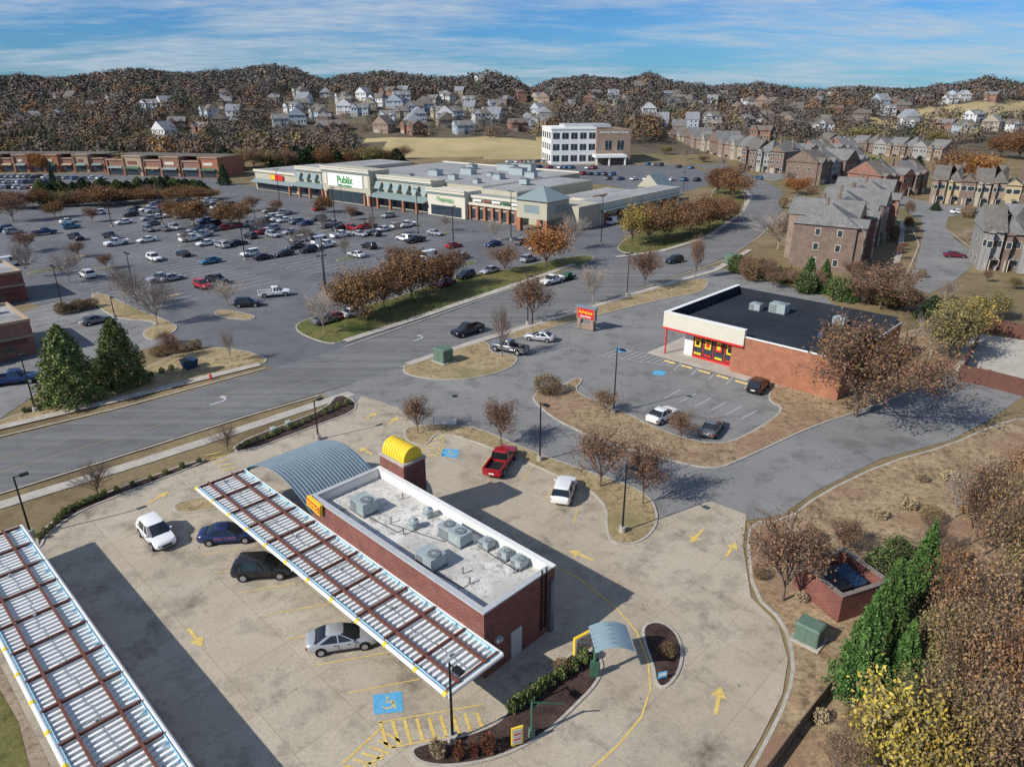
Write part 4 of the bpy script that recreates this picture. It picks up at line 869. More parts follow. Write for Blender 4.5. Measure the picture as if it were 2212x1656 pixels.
b=MB();CP=P('dark_coping',(.2,.17,.15),.8,.15);b.bx(-.03,a_+.03,-.03,.33,2.202,2.28,CP);b.bx(-.03,a_+.03,c_-.33,c_+.03,2.202,2.28,CP);b.bx(a_-.33,a_+.03,.332,c_-.332,2.202,2.28,CP);b.bx(-.03,.33,.332,c_-.332,2.202,2.28,CP);b.obj('coping',e)
px_,py_=e.location[0],e.location[1]; q=(px_+math.cos(D(22))*2.2-math.sin(D(22))*2.1,py_+math.sin(D(22))*2.2+math.cos(D(22))*2.1)
wbin(*q,.15,D(22),1.2,'dark blue metal waste bin inside the brick enclosure')
# ---------------------------------------------------------------- auto parts shop
au0,au1,aw0,aw1=-51.7,-26.7,84.8,105.8
E=thing('brick_shop','low orange brick shop with black flat roof and cream fascia','shop',(*L(au0,aw0),.05),RZ); AX,AY=au1-au0,aw1-aw0
b=MB(); b.bx(12.3,AX,0,.3,0,5.2,B_org); b.bx(AX-.3,AX,.3,AY,0,5.2,B_org); b.bx(2.6,AX-.3,AY-.3,AY,0,4.85,B_org); b.bx(2.6,2.9,9,AY-.3,0,3.94,B_org); b.bx(2.6,4.,1.6,1.9,0,3.94,WHITS); b.bx(10.6,12.3,.0,.3,0,3.98,B_org); b.bx(12.298,12.6,.3,1.9,0,4,B_org)
b.obj('wall',E)
b=MB(); b.bx(0,12.3,-.3,.3,4.0,6.2,CREAM); b.bx(0,.6,.302,AY,4.0,6.2,CREAM); b.obj('fascia',E)
b=MB(); b.bx(-.02,12.3,-.36,-.302,3.85,4.1,R_paint); b.bx(-.08,-.002,-.3,AY,3.85,4.1,R_paint); b.obj('red_trim',E)
b=MB(); b.bx(.6,AX-.31,.31,AY-.31,4.9,5.0,ROOFK); b.bx(.6,2.6,.3,AY-.3,3.95,4.05,W_paint); b.obj('roof',E)
b=MB(); b.bx(12.3,AX+.05,-.06,.1,5.2,5.36,W_paint); b.bx(12.3,AX-.1,.1,.5,5.0,5.34,ROOFK); b.bx(AX-.55,AX-.1,.5,AY,5.0,5.34,ROOFK); b.bx(AX-.1,AX+.05,.1,AY,5.2,5.36,W_gray); b.bx(.6,AX-.56,AY-.6,AY+.05,4.86,5.9,ROOFK); b.bx(.62,.8,.5,AY-.62,5.01,6.3,ROOFK); b.bx(-.03,12.33,-.34,.34,6.2,6.28,W_paint); b.bx(-.03,.63,.34,AY,6.2,6.28,W_paint); b.bx(.8,12.3,.305,.5,5.01,6.19,ROOFK); b.obj('parapet_coping',E)
b=MB(); b.bx(4.0,10.6,1.6,1.7,.4,3.9,DKG); b.obj('window',E); b=MB(); b.bx(2.6,2.7,1.9,9,.4,3.9,DKG); b.obj('window',E)
b=MB()
for x in(4.0,5.6,7.2,8.9,10.5): b.bx(x,x+.1,1.52,1.598,0,3.9,R_paint)
b.bx(4.0,10.6,1.5,1.518,0,.4,R_paint); b.obj('window_frame',E)
for j,x in enumerate((4.3,5.9,7.55,9.2)):
    ps=MB()
    ps.bx(x,x+.95,1.45,1.5,1.7,3.3,[Y_paint,Y_paint,R_paint,Y_paint][j]); ps.bx(x+.12,x+.83,1.43,1.449,2.8,3.15,[R_paint,K_paint,Y_paint,R_paint][j]); ps.bx(x+.2,x+.75,1.43,1.449,2.,2.6,[K_paint,R_paint,Y_paint,K_paint][j])
    ps.bx(x,x+1.1,1.45,1.499,.6,.9,[Y_paint,R_paint][j%2]); ps.obj('poster',E)
cm=MB(); cm.cyl((0,0,0),(0,0,4),.12,.12,R_paint); me=cm.mesh('column'); mk('column',me,E,(.5,0,0)); mk('column',me,E,(.5,8.5,0))
sheet('shop_pavement',[L(au0-1.5,aw0-1.8),L(au0+14,aw0-1.8),L(au0+14,aw0-.02),L(au0+3,aw0+10),L(au0-1.5,aw0+10)],.12,M_walk,0,True)
cm=MB(); cm.loft([[(-.9,-.08,0),(.9,-.08,0),(.9,.08,0),(-.9,.08,0)],[(-.87,-.05,.14),(.87,-.05,.14),(.87,.05,.14),(-.87,.05,.14)]],Y_mark); me=cm.mesh('parking_stop')
for i in range(6):
    x,y=L(au0+3+i*2.7,aw0-2.6); thing('parking_stop','faded yellow concrete parking stop before the shop','parking stop',(x,y,.055),RZ,'parking stops',me)
hvac(1635,655,1.6,1.4,1.,1,GALV,zr=5.02); hvac(1685,655,2.4,1.7,1.4,1,GALV,zr=5.02); hvac(1816,684,1.6,1.4,1.1,1,GALV,zr=5.02)
x,y=G(1770,725,5.6); e=thing('satellite_dish','white satellite dish on the flat roof','satellite dish',(x,y,5.0),D(30))
b=MB();b.cyl((0,0,0),(0,0,.6),.04,.04,GALV2);b.obj('mast',e);b=MB();b.loft([[(.55*math.cos(t),-.1+.0,.8+.55*math.sin(t)) for t in np.linspace(0,6.28,15)[:-1]],[(.2*math.cos(t),.06,.8+.2*math.sin(t)) for t in np.linspace(0,6.28,15)[:-1]]],W_paint);b.obj('dish',e)
x,y=G(1266,712); e=thing('monument_sign','red roadside sign with yellow lettering on a stone-column base','sign',(x,y,.14),D(-38))
b=MB();b.bx(-1.5,-.9,-.35,.35,0,1.6,B_tan);b.bx(.9,1.5,-.35,.35,0,1.6,B_tan);b.bx(-.9,.9,-.25,.25,0,.9,B_tan);b.obj('base',e)
b=MB();b.bx(-1.7,1.7,-.3,.3,1.6,3.5,B_tan);b.bx(-1.85,1.85,-.4,.4,3.5,3.7,BARR);b.obj('cabinet',e)
b=MB();b.bx(-1.5,1.5,-.35,-.302,1.8,3.35,R_paint);p_=b.obj('panel',e)
text(p_,'Advance',.75,(0,-.37,2.8),(R90,0,0),Y_paint,off=.01); text(p_,'Auto Parts',.45,(0,-.37,2.12),(R90,0,0),W_paint,off=.01)
def fence(pts,h,lbl,mat):
    p=[Vector(G(*q)) for q in pts]; e=thing('fence',lbl,'fence',(p[0].x,p[0].y,.05),0)
    for i in range(len(p)-1):
        d=p[i+1]-p[i]; n=max(1,int(d.length/2.4)); a=math.atan2(d.y,d.x)
        for k in range(n):
            b=MB(); pb=MB()
            c=p[i]+d*((k+.5)/n)-p[0]; b.rbx((c.x,c.y,h/2),(d.length/n-.12,.05,h),a,mat)
            q=p[i]+d*(k/n)-p[0]; pb.rbx((q.x,q.y,h/2+.06),(.13,.13,h+.12),a,mat)
            b.obj('panel',e); pb.obj('post',e)
fence([(2068,822),(2130,835),(2215,858)],2.2,'red-brown panel fence closing the yard',FENC); fence([(2100,708),(2215,735),(2300,755)],2.2,'red-brown panel fence behind the yard',FENC); fence([(2075,815),(2100,765),(2112,740)],2.2,'dark panel fence beside the trees',FENC)
fence([(1790,1500),(1720,1590),(1640,1700)],1.1,'low weathered timber fence along the bank',WOOD)
x,y=G(962,920); e=thing('banner','white banner stretched between two stakes on the verge','banner',(x,y,.14),D(0)); b=MB();b.bx(-1.3,1.3,-.01,.01,.1,.75,W_paint);b.obj('cloth',e)
cm=MB();cm.cyl((0,0,0),(0,0,.9),.03,.03,K_paint); me=cm.mesh('stake'); mk('stake',me,e,(-1.35,0,0)); mk('stake',me,e,(1.35,0,0))
x,y=G(456,820); e=thing('fire_hydrant','red fire hydrant on the roadside grass','fire hydrant',(x,y,.1),0); b=MB();b.cyl((0,0,0),(0,0,.6),.13,.12,R_paint,10);b.cyl((-.22,0,.42),(.22,0,.42),.06,.06,R_paint,8);b.ball((0,0,.62),.14,R_paint);b.obj('body',e)
x,y=G(1226,604); e=thing('trailer','low utility trailer with a green mower on the road','trailer',(x,y,.05),D(226)); b=MB();b.bx(-1.6,1.6,-.9,.9,.45,.55,K_paint);b.bx(-1.6,1.6,-.9,-.85,.55,.9,K_paint);b.bx(-1.6,1.6,.85,.9,.55,.9,K_paint);b.bx(1.6,2.6,-.05,.05,.45,.52,K_paint);b.bx(-.8,.6,-.5,.5,.56,1.4,GREEN);b.obj('bed',e)
for sg in(-1,1): b=MB(); b.cyl((0,sg*.92,.33),(0,sg*1.1,.33),.33,.33,TYRE,12); b.obj('wheel',e)
# ---------------------------------------------------------------- supermarket centre
def s_of(px,O=FO,dx=fx):
    xc=(px-1106)/F; return (xc*(O.y*CT+H*ST)-O.x)/(dx.x-xc*dx.y*CT)
def ztop(px,py): s=s_of(px); p=FO+fx*s; return hfrom(p.y,py)
E=thing('supermarket_building','long beige supermarket with gray awnings and a green-lettered entrance tower','supermarket',(FO.x,FO.y,.05),FA)
s0=s_of(645);s1=s_of(713);s2=s_of(815);s3=s_of(935);s4=s_of(1015);s5=s_of(1120);s6=s_of(1222)
hA=ztop(700,366);hT=ztop(765,364);hM=ztop(870,385);hP=ztop(975,410)
b=MB()
b.bx(s0,s1,0,40,0,hA,BEIGE); b.bx(s1,s2,-2.5,6,0,hT,BEIGE); b.bx(s1+.003,s4,6.003,58,0,hM-1.2,BEIGE); b.bx(s2,s3,0,6,0,hM,BEIGE); b.bx(s3,s4,-2,5,0,hP,CREAM); b.bx(s4,s4+14,5,45,0,hM-1.5,BEIGE)
b.obj('wall',E)
b=MB(); b.bx(s1+.5,s4-.5,6.5,57.5,hM-1.19,hM-1.1,ROOFG); b.bx(s0+.5,s1,.5,39.5,hA+.002,hA+.01,ROOFG); b.bx(s4+.01,s4+13.5,5.5,44.5,hM-1.49,hM-1.4,ROOFG); b.obj('roof',E)
b=MB()
for (a_,c_,y_,h_,dd_) in[(s0,s1,0,hA,40),(s1,s2,-2.5,hT,8.5),(s2,s3,0,hM,6),(s3,s4,-2,hP,7)]:
    b.bx(a_-.2,c_+.2,y_-.5,y_-.003,h_-.8,h_-.1,CREAM); b.bx(a_-.25,c_+.25,y_-.7,y_+.4,h_+.012,h_+.35,CREAM); b.bx(a_-.2,c_+.2,y_-.35,y_-.003,h_-1.3,h_-.95,SEAM)
b.bx(s1,s4,57.5,58.2,hM-1.1,hM-.7,CREAM);b.obj('cornice',E)
def awn(x0,x1,y,z0,z1,out,par):
    aw=MB(); aw.add([(x0,y-.02,z1),(x1,y-.02,z1),(x1,y-out,z0),(x0,y-out,z0),(x0,y-.02,z0),(x1,y-.02,z0)],[(0,3,2,1),(0,4,3),(1,2,5),(3,4,5,2)],SEAM); aw.obj('awning',par)
for i in range(4): x=s0+(i+.2)*(s1-s0)/4; awn(x,x+(s1-s0)/4*.6,-.52,hA*.62,hA*.84,1.2,E)
for i in range(6): x=s2+(i+.2)*(s3-s2)/6; awn(x,x+(s3-s2)/6*.6,-.52,hM*.6,hM*.83,1.2,E)
for a_,c_,h_ in ((s1+.8,s1+2.6,hT),(s2-2.6,s2-.8,hT)):
    b=MB(); b.bx(a_,c_,-2.6,-2.51,h_*.5,h_*.85,CREAM); b.obj('pilaster',E)
awn(s0,s1-.1,0,3.6,5.,3.5,E); awn(s2+.1,s3-.1,0,3.4,4.9,4.,E)
for a_,c_,yy,h_ in((s0+1,s1-1,0,3.2),(s2+1,s3-1,0,3.2),(s1+2.5,s2-2.5,-2.5,4),(s3+1.5,s4-1.5,-2,3.2)):
    b=MB(); b.bx(a_,c_,yy-.12,yy-.01,.3,h_,DKG); b.obj('window',E)
cm=MB(); cm.bx(0,.7,-4.1,-3.4,0,3.4,B_org); me=cm.mesh('column')
k=s0
while k<s3:
    if not(s1-1<k<s2): mk('column',me,E,(k,0,0))
    k+=6
for x in(s1-.3,s1+2,s2-3,s2-.6): mk('column',me,E,(x,.9,0))
GRT=P('green_lettering',(.03,.3,.05),.5,.05); cx=(s1+s2)/2
b=MB();b.bx(s1+3.5,s2-3.5,-2.75,-2.51,hT*.47,hT*.84,W_paint); sg=b.obj('sign',E)
text(sg,'Publix',3.3,(cx,-2.85,hT*.67),(R90,0,0),GRT,off=.06); text(sg,'FOOD & PHARMACY',.8,(cx,-2.85,hT*.505),(R90,0,0),GRT,off=.02)
text(sg,'Pharmacy',1.7,((s3+s4)/2,-2.6,hP*.66),(R90,0,0),GRT,off=.02)
for (u_,d_,a1,c1,z1) in[(s2+8,20,4,3,1.8),(s2+14,30,5,3,2),(s3-5,15,3,2,1.5),(s3+2,40,6,3,2.2),(s3+6,25,3,3,1.6),(s4-4,35,4,2,1.8),(s2+3,44,3,3,1.6),(s3-9,48,8,3,2.2),(s2+22,50,10,3,2.6),(s4+5,20,3,2,1.5),(s2+6,10,2,2,1),(s3-2,30,2,1.5,1),(s3+8,12,2,2,1.2),(s2+12,52,3,2,1.2)]:
    p_=FO+fx*u_+fy*d_; e=thing('air_conditioning_unit','gray rooftop air conditioning unit on the supermarket roof','air conditioner',(p_.x,p_.y,hM-1.05),FA,'rooftop air conditioning units')
    b=MB();b.bx(-a1/2,a1/2,-c1/2,c1/2,0,z1,GALV);b.bx(-a1/2-.1,a1/2+.1,-c1/2-.1,c1/2+.1,z1,z1+.12,GALV2);b.obj('housing',e);b=MB();b.cyl((0,0,z1+.121),(0,0,z1+.3),c1*.35,c1*.33,GALV2,12);b.obj('fan_grille',e)
E=thing('shop_unit','beige end shop with a red and yellow sign and low awning','shop',(*SF(0,0),.05),FA); h_=ztop(600,371)
b=MB();b.bx(0,s0-.02,0,30,0,h_,BEIGE);b.obj('wall',E);b=MB();b.bx(.4,s0-.4,.4,29.6,h_+.002,h_+.01,ROOFG);b.obj('roof',E)
b=MB();b.bx(-.2,s0-.25,-.5,-.003,h_-.7,h_+.1,CREAM);b.obj('cornice',E);b=MB();m_=s_of(604);b.bx(m_-4,m_+4,-.6,-.51,h_*.58,h_*.85,R_paint);b.bx(m_-3.6,m_-1,-.65,-.601,h_*.6,h_*.83,Y_paint);sg=b.obj('sign',E)
awn(0,s0-.1,0,3.,4.2,2.6,E);b=MB();b.bx(1,s0-1,-.15,-.01,.3,2.9,DKG);b.obj('window',E)
E=thing('shop_row','low beige row of shops with brick piers and blue-gray awnings','shops',(*SF(s4+.02,0),.05),FA); hS=ztop(1070,428); ln=s6-s4
b=MB();b.bx(0,s5-s4,0,14,0,hS,BEIGE);b.bx(s5-s4+.01,ln+2,3,14,0,hS-.5,BEIGE);b.bx(ln-6,ln+2,14.01,62,0,hS-.6,CREAM);b.obj('wall',E)
b=MB();b.bx(.4,s5-s4-.4,.4,13.6,hS+.002,hS+.02,ROOFG);b.bx(ln-5.6,ln+1.6,14.4,61.6,hS-.598,hS-.58,ROOFG);b.obj('roof',E)
cm=MB();cm.bx(0,.9,-.7,-.02,0,hS*.62,B_org);me=cm.mesh('column')
for i in range(7): mk('column',me,E,(i*(s5-s4-1)/6,0,0))
cm=MB();cm.bx(0,.6,0,1,0,hS*.6,B_org);me=cm.mesh('column')
for i in range(7): mk('column',me,E,(ln+2.01,16+i*7,0))
b=MB();b.bx(1,s5-s4-1,-.12,-.02,.3,hS*.45,DKG);b.obj('window',E);b=MB();b.bx(ln+2.01,ln+2.1,16,60,.3,hS*.4,DKG);b.obj('window',E)
b=MB();b.bx(-.1,s5-s4,-.9,-.71,hS*.62,hS*.72,CREAM);b.obj('cornice',E);b=MB();b.bx(-.2,s5-s4,-.4,-.003,hS-.6,hS+.12,CREAM);b.obj('cornice',E);b=MB();b.bx(ln+2.01,ln+3.5,14,62,hS*.55,hS*.62,SEAM);b.obj('awning',E)
for i in range(5): b=MB();b.bx(2+i*(s5-s4)/5.2,5+i*(s5-s4)/5.2,-.5,-.41,hS*.78,hS*.87,[W_paint,B_red,W_paint,GREEN,W_paint][i]);b.obj('sign',E)
cxs=(s_of(1140)+s_of(1215))/2; p_=FO+fx*cxs; e=thing('corner_tower','square beige corner tower with arches and blue-gray pyramid roof','tower',(p_.x,p_.y,.05),FA)
w_=(s_of(1212)-s_of(1148))/2; hw=hfrom(p_.y,428); ht=hfrom(p_.y,400)
b=MB();b.bx(-w_,w_,-w_*1.2,w_*.8,hw*.42,hw,BEIGE)
for sx_ in(-1,1):
    for sy_ in(-1.2,.8): b.bx(min(sx_*w_,sx_*(w_-1.2)),max(sx_*w_,sx_*(w_-1.2)),sy_*w_ if sy_<0 else sy_*w_-1.2,sy_*w_+1.2 if sy_<0 else sy_*w_,0,hw*.42,B_org)
b.obj('wall',e);b=MB();o_=w_+.6;b.add([(-o_,-w_*1.2-.6,hw),(o_,-w_*1.2-.6,hw),(o_,w_*.8+.6,hw),(-o_,w_*.8+.6,hw),(0,-w_*.2,ht)],[(0,1,4),(1,2,4),(2,3,4),(3,0,4),(3,2,1,0)],SEAM);b.obj('roof',e)
b=MB();b.bx(-w_*.5,w_*.5,-w_*1.2-.05,-w_*1.2-.004,hw*.6,hw*.85,SEAM);b.obj('panel',e);b=MB();b.bx(w_+.004,w_+.05,-w_*.5,w_*.5,hw*.6,hw*.85,SEAM);b.obj('panel',e)
x,y=G(1412,436); e=thing('gabled_tower','pale tower with tall blue-gray gable roof beside the shops','tower',(x,y,.05),FA); hh=hfrom(y,375)
b=MB();b.bx(-4,4,-4,5,0,hh*.55,BEIGE);b.obj('wall',e);b=MB();b.bx(-3.9,3.9,-4.06,-4.01,.3,3.,DKG);b.obj('window',e);b=MB();b.gable(-4.4,4.4,-4.5,5.5,hh*.55,hh,SEAM,'y',0,BEIGE);b.obj('roof',e)
e=thing('shop_unit','white and brick shop unit with gray awnings','shop',(*G(1330,460),.05),FA+D(90)); b=MB();b.bx(-14,14,0,12,0,5.5,CREAM);b.bx(-14,-6,-.4,-.01,0,6.5,B_org);b.obj('wall',e);b=MB();b.bx(-13.6,13.6,.4,11.6,5.502,5.55,ROOFG);b.obj('roof',e);b=MB();b.bx(-5,13,-.1,-.01,.3,3,DKG);b.obj('window',e)
# ---------------------------------------------------------------- medical building
ax,ay=G(1190,356); bx_,by_=G(1352,352); ang=math.atan2(by_-ay,bx_-ax); E=thing('office_building','three-storey white and brick medical office with a window grid','office building',(ax,ay,.03),ang-D(6))
Wm=math.hypot(bx_-ax,by_-ay); hm=hfrom(ay,272); sp_=Wm*.56
b=MB();b.bx(0,sp_,0,26,0,hm*.93,WHITS);b.bx(sp_+.01,Wm,-1.5,26,0,hm*.9,B_tan);b.bx(sp_*.35,sp_*1.4,6,20,hm*.93+.01,hm*1.02,W_gray);b.bx(-.2,sp_+.2,-.3,26.2,hm*.905,hm*.95,W_paint);b.obj('wall',E)
wm=MB();wm.bx(-1.7,1.7,-.06,-.01,0,hm*.16,DKG);wm.bx(-.06,.06,-.08,-.061,0,hm*.16,W_gray);me=wm.mesh('window')
for r_ in range(3):
    for c_ in range(5):
        mk('window',me,E,(2.6+c_*(sp_-4.6)/4,0,hm*(.08+r_*.29)))
    for c_ in range(4):
        o=mk('window',me,E,(-.0,4+c_*6,hm*(.08+r_*.29)),D(-90))
    for c_ in range(2): mk('window',me,E,(sp_+(Wm-sp_)*(.35+.35*c_),-1.5,hm*(.08+r_*.29 if r_<2 else .45)))
b=MB();b.bx(sp_-2,Wm-4,-9,-1.52,hm*.2,hm*.27,W_paint);[b.bx(x,x+.7,-8.6,-7.9,0,hm*.2,W_paint) for x in(sp_-1.6,sp_+5,Wm-5)];b.obj('entrance_canopy',E)
text(E,'American Medical Group',1.5,(sp_+(Wm-sp_)*.5,-1.62,hm*.83),(R90,0,0),W_paint,off=.02)
def shops(pa,pb,hpx,label,n,brickm,dep=18):
    A=Vector(G(*pa));B=Vector(G(*pb)); d=B-A; ang=math.atan2(d.y,d.x); Lg=d.length; e=thing('shop_row',label,'shops',(A.x,A.y,.05),ang); h_=hfrom((A.y+B.y)/2,hpx)
    b=MB()
    for i in range(n):
        x0=i*Lg/n;x1=(i+1)*Lg/n-.02;hh=h_*(1 if i%2 else .8); m_=brickm if i%2==0 else [B_mut,TANS,B_org][i%3]; yo=-1. if i%2 else 0
        b.bx(x0,x1,yo,dep,0,hh,m_); b.bx(x0,x0+.9,yo-.5,yo-.01,0,hh*.9,brickm)
        wd=MB();wd.bx(x0+1.5,x1-1.5,yo-.1,yo-.01,.3,3,DKG);wd.obj('window',e)
        a2=MB();a2.add([(x0+1.2,yo-.02,4.),(x1-1.2,yo-.02,4.),(x1-1.2,yo-1.4,3.2),(x0+1.2,yo-1.4,3.2)],[(0,3,2,1)],[SEAM,GREEN,TANS,SEAM][i%4]);a2.obj('awning',e)
        tr=MB();tr.bx(x0-.1,x1+.1 if i%2 else x1-.12,yo-.35,yo-.012,hh-.4,hh+.15,TANS);tr.obj('cornice',e)
        if i%2: tr=MB();tr.bx(x0+2.5,x1-2.5,yo-.2,yo-.012,hh*.6,hh*.74,[CREAM,B_red,CREAM][i%3]);tr.obj('sign',e)
    b.obj('wall',e)
    b=MB();b.bx(.5,Lg-.5,3,dep-.5,h_+.003,h_+.1,SHB);b.obj('roof',e)
shops((-60,372),(230,372),334,'row of brick and stucco shops with small awnings',9,B_mut)
shops((235,378),(478,385),338,'row of brick shops with tan gables',6,B_mut)
def block(cx,cy,w,d,h,rz,mat,label,band=TANS):
    x,y=G(cx,cy); e=thing('brick_building',label,'building',(x,y,.05),rz)
    b=MB();b.bx(-w/2,w/2,0,d,0,h,mat);b.bx(-w/2-.3,-w/2+3,-.4,d*.2,0,h+1.,mat);b.obj('wall',e)
    b=MB();b.bx(-w/2+.3,w/2-.3,.3,d-.3,h+.002,h+.05,ROOFG);b.obj('roof',e)
    b=MB();b.bx(-w/2-.1,w/2+.1,-.15,.3,h+.06,h+.45,band);b.bx(-w/2-.1,w/2+.1,d-.3,d+.1,h+.06,h+.45,band);b.bx(w/2-.3,w/2+.1,.3,d-.3,h+.06,h+.45,band);b.bx(w/2+.004,w/2+.15,0,d,h*.55,h*.62,band);b.bx(-w/2+3.05,w/2,-.15,-.004,h*.55,h*.62,band);b.obj('coping',e)
    wm=MB();wm.bx(-.8,.8,-.06,-.004,.9,h*.5,DKG);wm.bx(-.9,.9,-.09,-.061,.8,.9,band);me=wm.mesh('window')
    k=int((w-4)/3.2)
    for i in range(k): mk('window',me,e,(-w/2+4.5+i*3.2,0,0))
    for i in range(int(d/3.2)): mk('window',me,e,(w/2,1.8+i*3.2,0),R90)
    b=MB();b.add([(-w/2+4,-.16,h*.54),(w/2-1,-.16,h*.54),(w/2-1,-1.4,h*.42),(-w/2+4,-1.4,h*.42)],[(0,3,2,1)],RUST);b.obj('awning',e)
    for i in range(3):
        q=(random.uniform(-w*.3,w*.3),d*random.uniform(.3,.7)); b=MB();b.bx(q[0]-.8,q[0]+.8,q[1]-.6,q[1]+.6,h+.06,h+1.1,GALV);b.obj('roof_vent',e)
block(-22,662,12,12,5.,D(46),B_red,'dark red brick building with flat roof beside the yard')
block(-42,790,14,12,4.8,D(46),B_mut,'brick restaurant with stucco bands beside the yard')
# ---------------------------------------------------------------- houses
WINM=MB();WINM.bx(-.55,.55,-.05,0,0,1.5,CREAM);WINM.bx(-.45,.45,-.07,-.051,.1,1.4,DKG);WIN=WINM.mesh('window')
HC={}
def house(x,y,z,rz,w,d,h,wallm,roofm,label,cat='house',name='house',grp=None,storeys=2,var=0,pk_=None):
    key=(round(w),round(d),round(h),wallm.name,roofm.name,storeys,var)
    if key in HC: return clone(HC[key],(x,y,z),rz,label=label,group=grp)
    e=thing(name,label,cat,(x,y,z),rz,grp); HC[key]=e; gf=var!=1
    b=MB();b.bx(-w/2,w/2,0,d,-3,h,wallm)
    if gf: b.bx(-w/2+.6,-w/2+w*.42,-1.5,-.002,-3,h,wallm)
    b.obj('wall',e)
    k_=pk_ or 1.
    b=MB();pk=h+d*(.33,.28,.38)[var]*k_
    if var==2: b.gable(-w/2-.4,w/2+.4,-.5,d+.5,h+.003,pk,roofm,'x',d*.3,wallm)
    elif var==1: b.gable(-w/2-.3,w/2+.3,-.5,d+.5,h+.003,h+w*.4,roofm,'y',0,wallm)
    else: b.gable(-w/2-.4,w/2+.4,-.5,d+.5,h+.003,pk,roofm,'x',0,wallm)
    if gf:
        b.gable(-w/2+.3,-w/2+w*.42+.3,-1.9,d*.45,h+.006,h+w*.2,roofm,'y',0,wallm)
        if var==0: b.gable(w*.12,w*.4,-.7,d*.45,h+.009,h+w*.13,roofm,'y',0,wallm)
    r_=b.obj('roof',e)
    b=MB();b.bx(w*.28,w*.28+.8,d*.6,d*.6+.6,h+.5,pk+.7,B_brn);b.obj('chimney',r_)
    b=MB();b.bx(w*.05,w*.05+1.1,-.06,-.003,0,2.1,DKDOOR);b.obj('door',e)
    b=MB();b.bx(-w/2+1.,-w/2+w*.38,-1.57 if gf else -.06,-1.503 if gf else -.004,0,2.2,GARD);b.obj('garage_door',e)
    if name=='townhouse':
        b=MB();b.add([(w*.0,-.02,2.9),(w*.3,-.02,2.9),(w*.3,-1.2,2.4),(0,-1.2,2.4)],[(0,3,2,1)],roofm);b.bx(0,.15,-1.2,-1.05,0,2.4,CREAM);b.obj('porch',e)
    fh=h/storeys
    for s_ in range(storeys):
        for xx in ((w*.25,w*.4) if s_==0 else (-w*.36,-w*.2,w*.1,w*.32)): mk('window',WIN,e,(xx,(-1.502 if gf and xx<-w*.08 and xx>-w/2+.6 else -.003),s_*fh+.9))
        for yy in (.25,.6): mk('window',WIN,e,(-w/2-.003,d*yy,s_*fh+.9),-R90); mk('window',WIN,e,(w/2+.003,d*yy,s_*fh+.9),R90)
    return e
SIDB=P('pale_blue_siding',(.38,.43,.48),.8,.05,1);SIDW=P('white_siding',(.6,.6,.6),.8,.05,1);SIDT=P('tan_siding',(.36,.31,.24),.8,.05,1);SIDG=P('gray_siding',(.28,.27,.26),.8,.05,1);SIDY=P('ochre_siding',(.42,.34,.2),.8,.05,1)
HL=[(608,275),(642,268),(700,292,1),(732,288,1),(705,215),(735,225),(760,232),(745,248),(702,250),(777,252),(797,242),(812,230),(836,268),(852,237),(868,260),(880,290,1),(906,264),(918,242),(942,257),(962,264),(988,257),(1005,290),(1027,247),(1042,264),(1062,257),(1082,264),(1102,252),(1122,285,1),(1142,272),(1162,276),(1178,270),(822,288,1),(960,174,1),(988,175,1),(1012,178,1),(1036,180),(1290,215,1),(1315,220),(1340,235),(1365,217,1),(1402,252),(1482,228,1),(1550,285),(1625,255,1),(1656,265),(1640,302,1),(1700,277,1),(1782,285),(1505,238,1),(45,278,1),(75,268,1),(322,242),(346,238),(480,217),(205,243,1),(345,302),(1230,240,1),(1440,215),(1590,245,1),(1870,262,1),(1920,250),(1730,250,1),(1760,232,1),(870,222),(780,218),(1000,240,1),(930,228),(670,232),(20,290,1),(120,262)]
HP=[]
def far_enough(x,y,r): return all((x-a)**2+(y-b_)**2>r*r for a,b_ in HP)
for i,hh in enumerate(HL):
    x,y,z=G2(hh[0],hh[1]); HP.append((x,y))
extra=[]
for (x0,x1,y0,y1,n_) in [(600,1180,208,292,30),(1430,2212,212,292,40),(0,560,215,300,10),(1250,1400,190,250,6)]:
    for k in range(n_*3):
        if n_<=0: break
        px,py=random.uniform(x0,x1),random.uniform(y0,y1)
        if any(inpoly(px,py,f) for f in FIELDS): continue
        x,y,z=G2(px,py)
        if y<1300 and far_enough(x,y,17): HP.append((x,y)); extra.append((px,py,random.random()<.6) if x0!=600 else (px,py,random.random()<.3)); n_-=1
for i,hh in enumerate(HL+extra):
    x,y,z=G2(hh[0],hh[1]); br_=len(hh)>2 and hh[2]
    wm_=[B_mut,B_tan,B_brn][i%3] if br_ else [SIDW,SIDB,SIDT,SIDW][i%4]
    rf=[SHG,SHB][i%2] if br_ else [SHG,SHL,SHB][i%3]
    house(x,y,z,D(random.choice([0,20,-30,-50,15,80,-80])),[11,13][i%2],9,5.6,wm_,rf,('brick' if br_ else 'pale siding')+' hillside house with shingled gable roof',grp='houses on the wooded hillside',var=i%3)
def row(pa,pb,n,dep,h,mats,roof,label,st=2):
    A=Vector(G(*pa));B=Vector(G(*pb)); d=B-A; ang=math.atan2(d.y,d.x); w=d.length/n; nrm=Vector((-d.y,d.x)).normalized()
    for i in range(n):
        c=A+d*((i+.5)/n)+nrm*[0,1.2,-.6][i%3]; HP.append((c.x,c.y))
        house(c.x,c.y,.05,ang,w-.03,dep,h*(1 if i%2 else 1.06),mats[i%len(mats)],roof if i%4 else SHB,label,'townhouse','townhouse','townhouses in rows',storeys=st,var=(i*2)%3)
A=Vector((107.5,200.5));B=Vector((70.5,146.0)); d=B-A; n=8; ang=math.atan2(-d.y,-d.x); nr_=Vector((-math.sin(ang),math.cos(ang)))
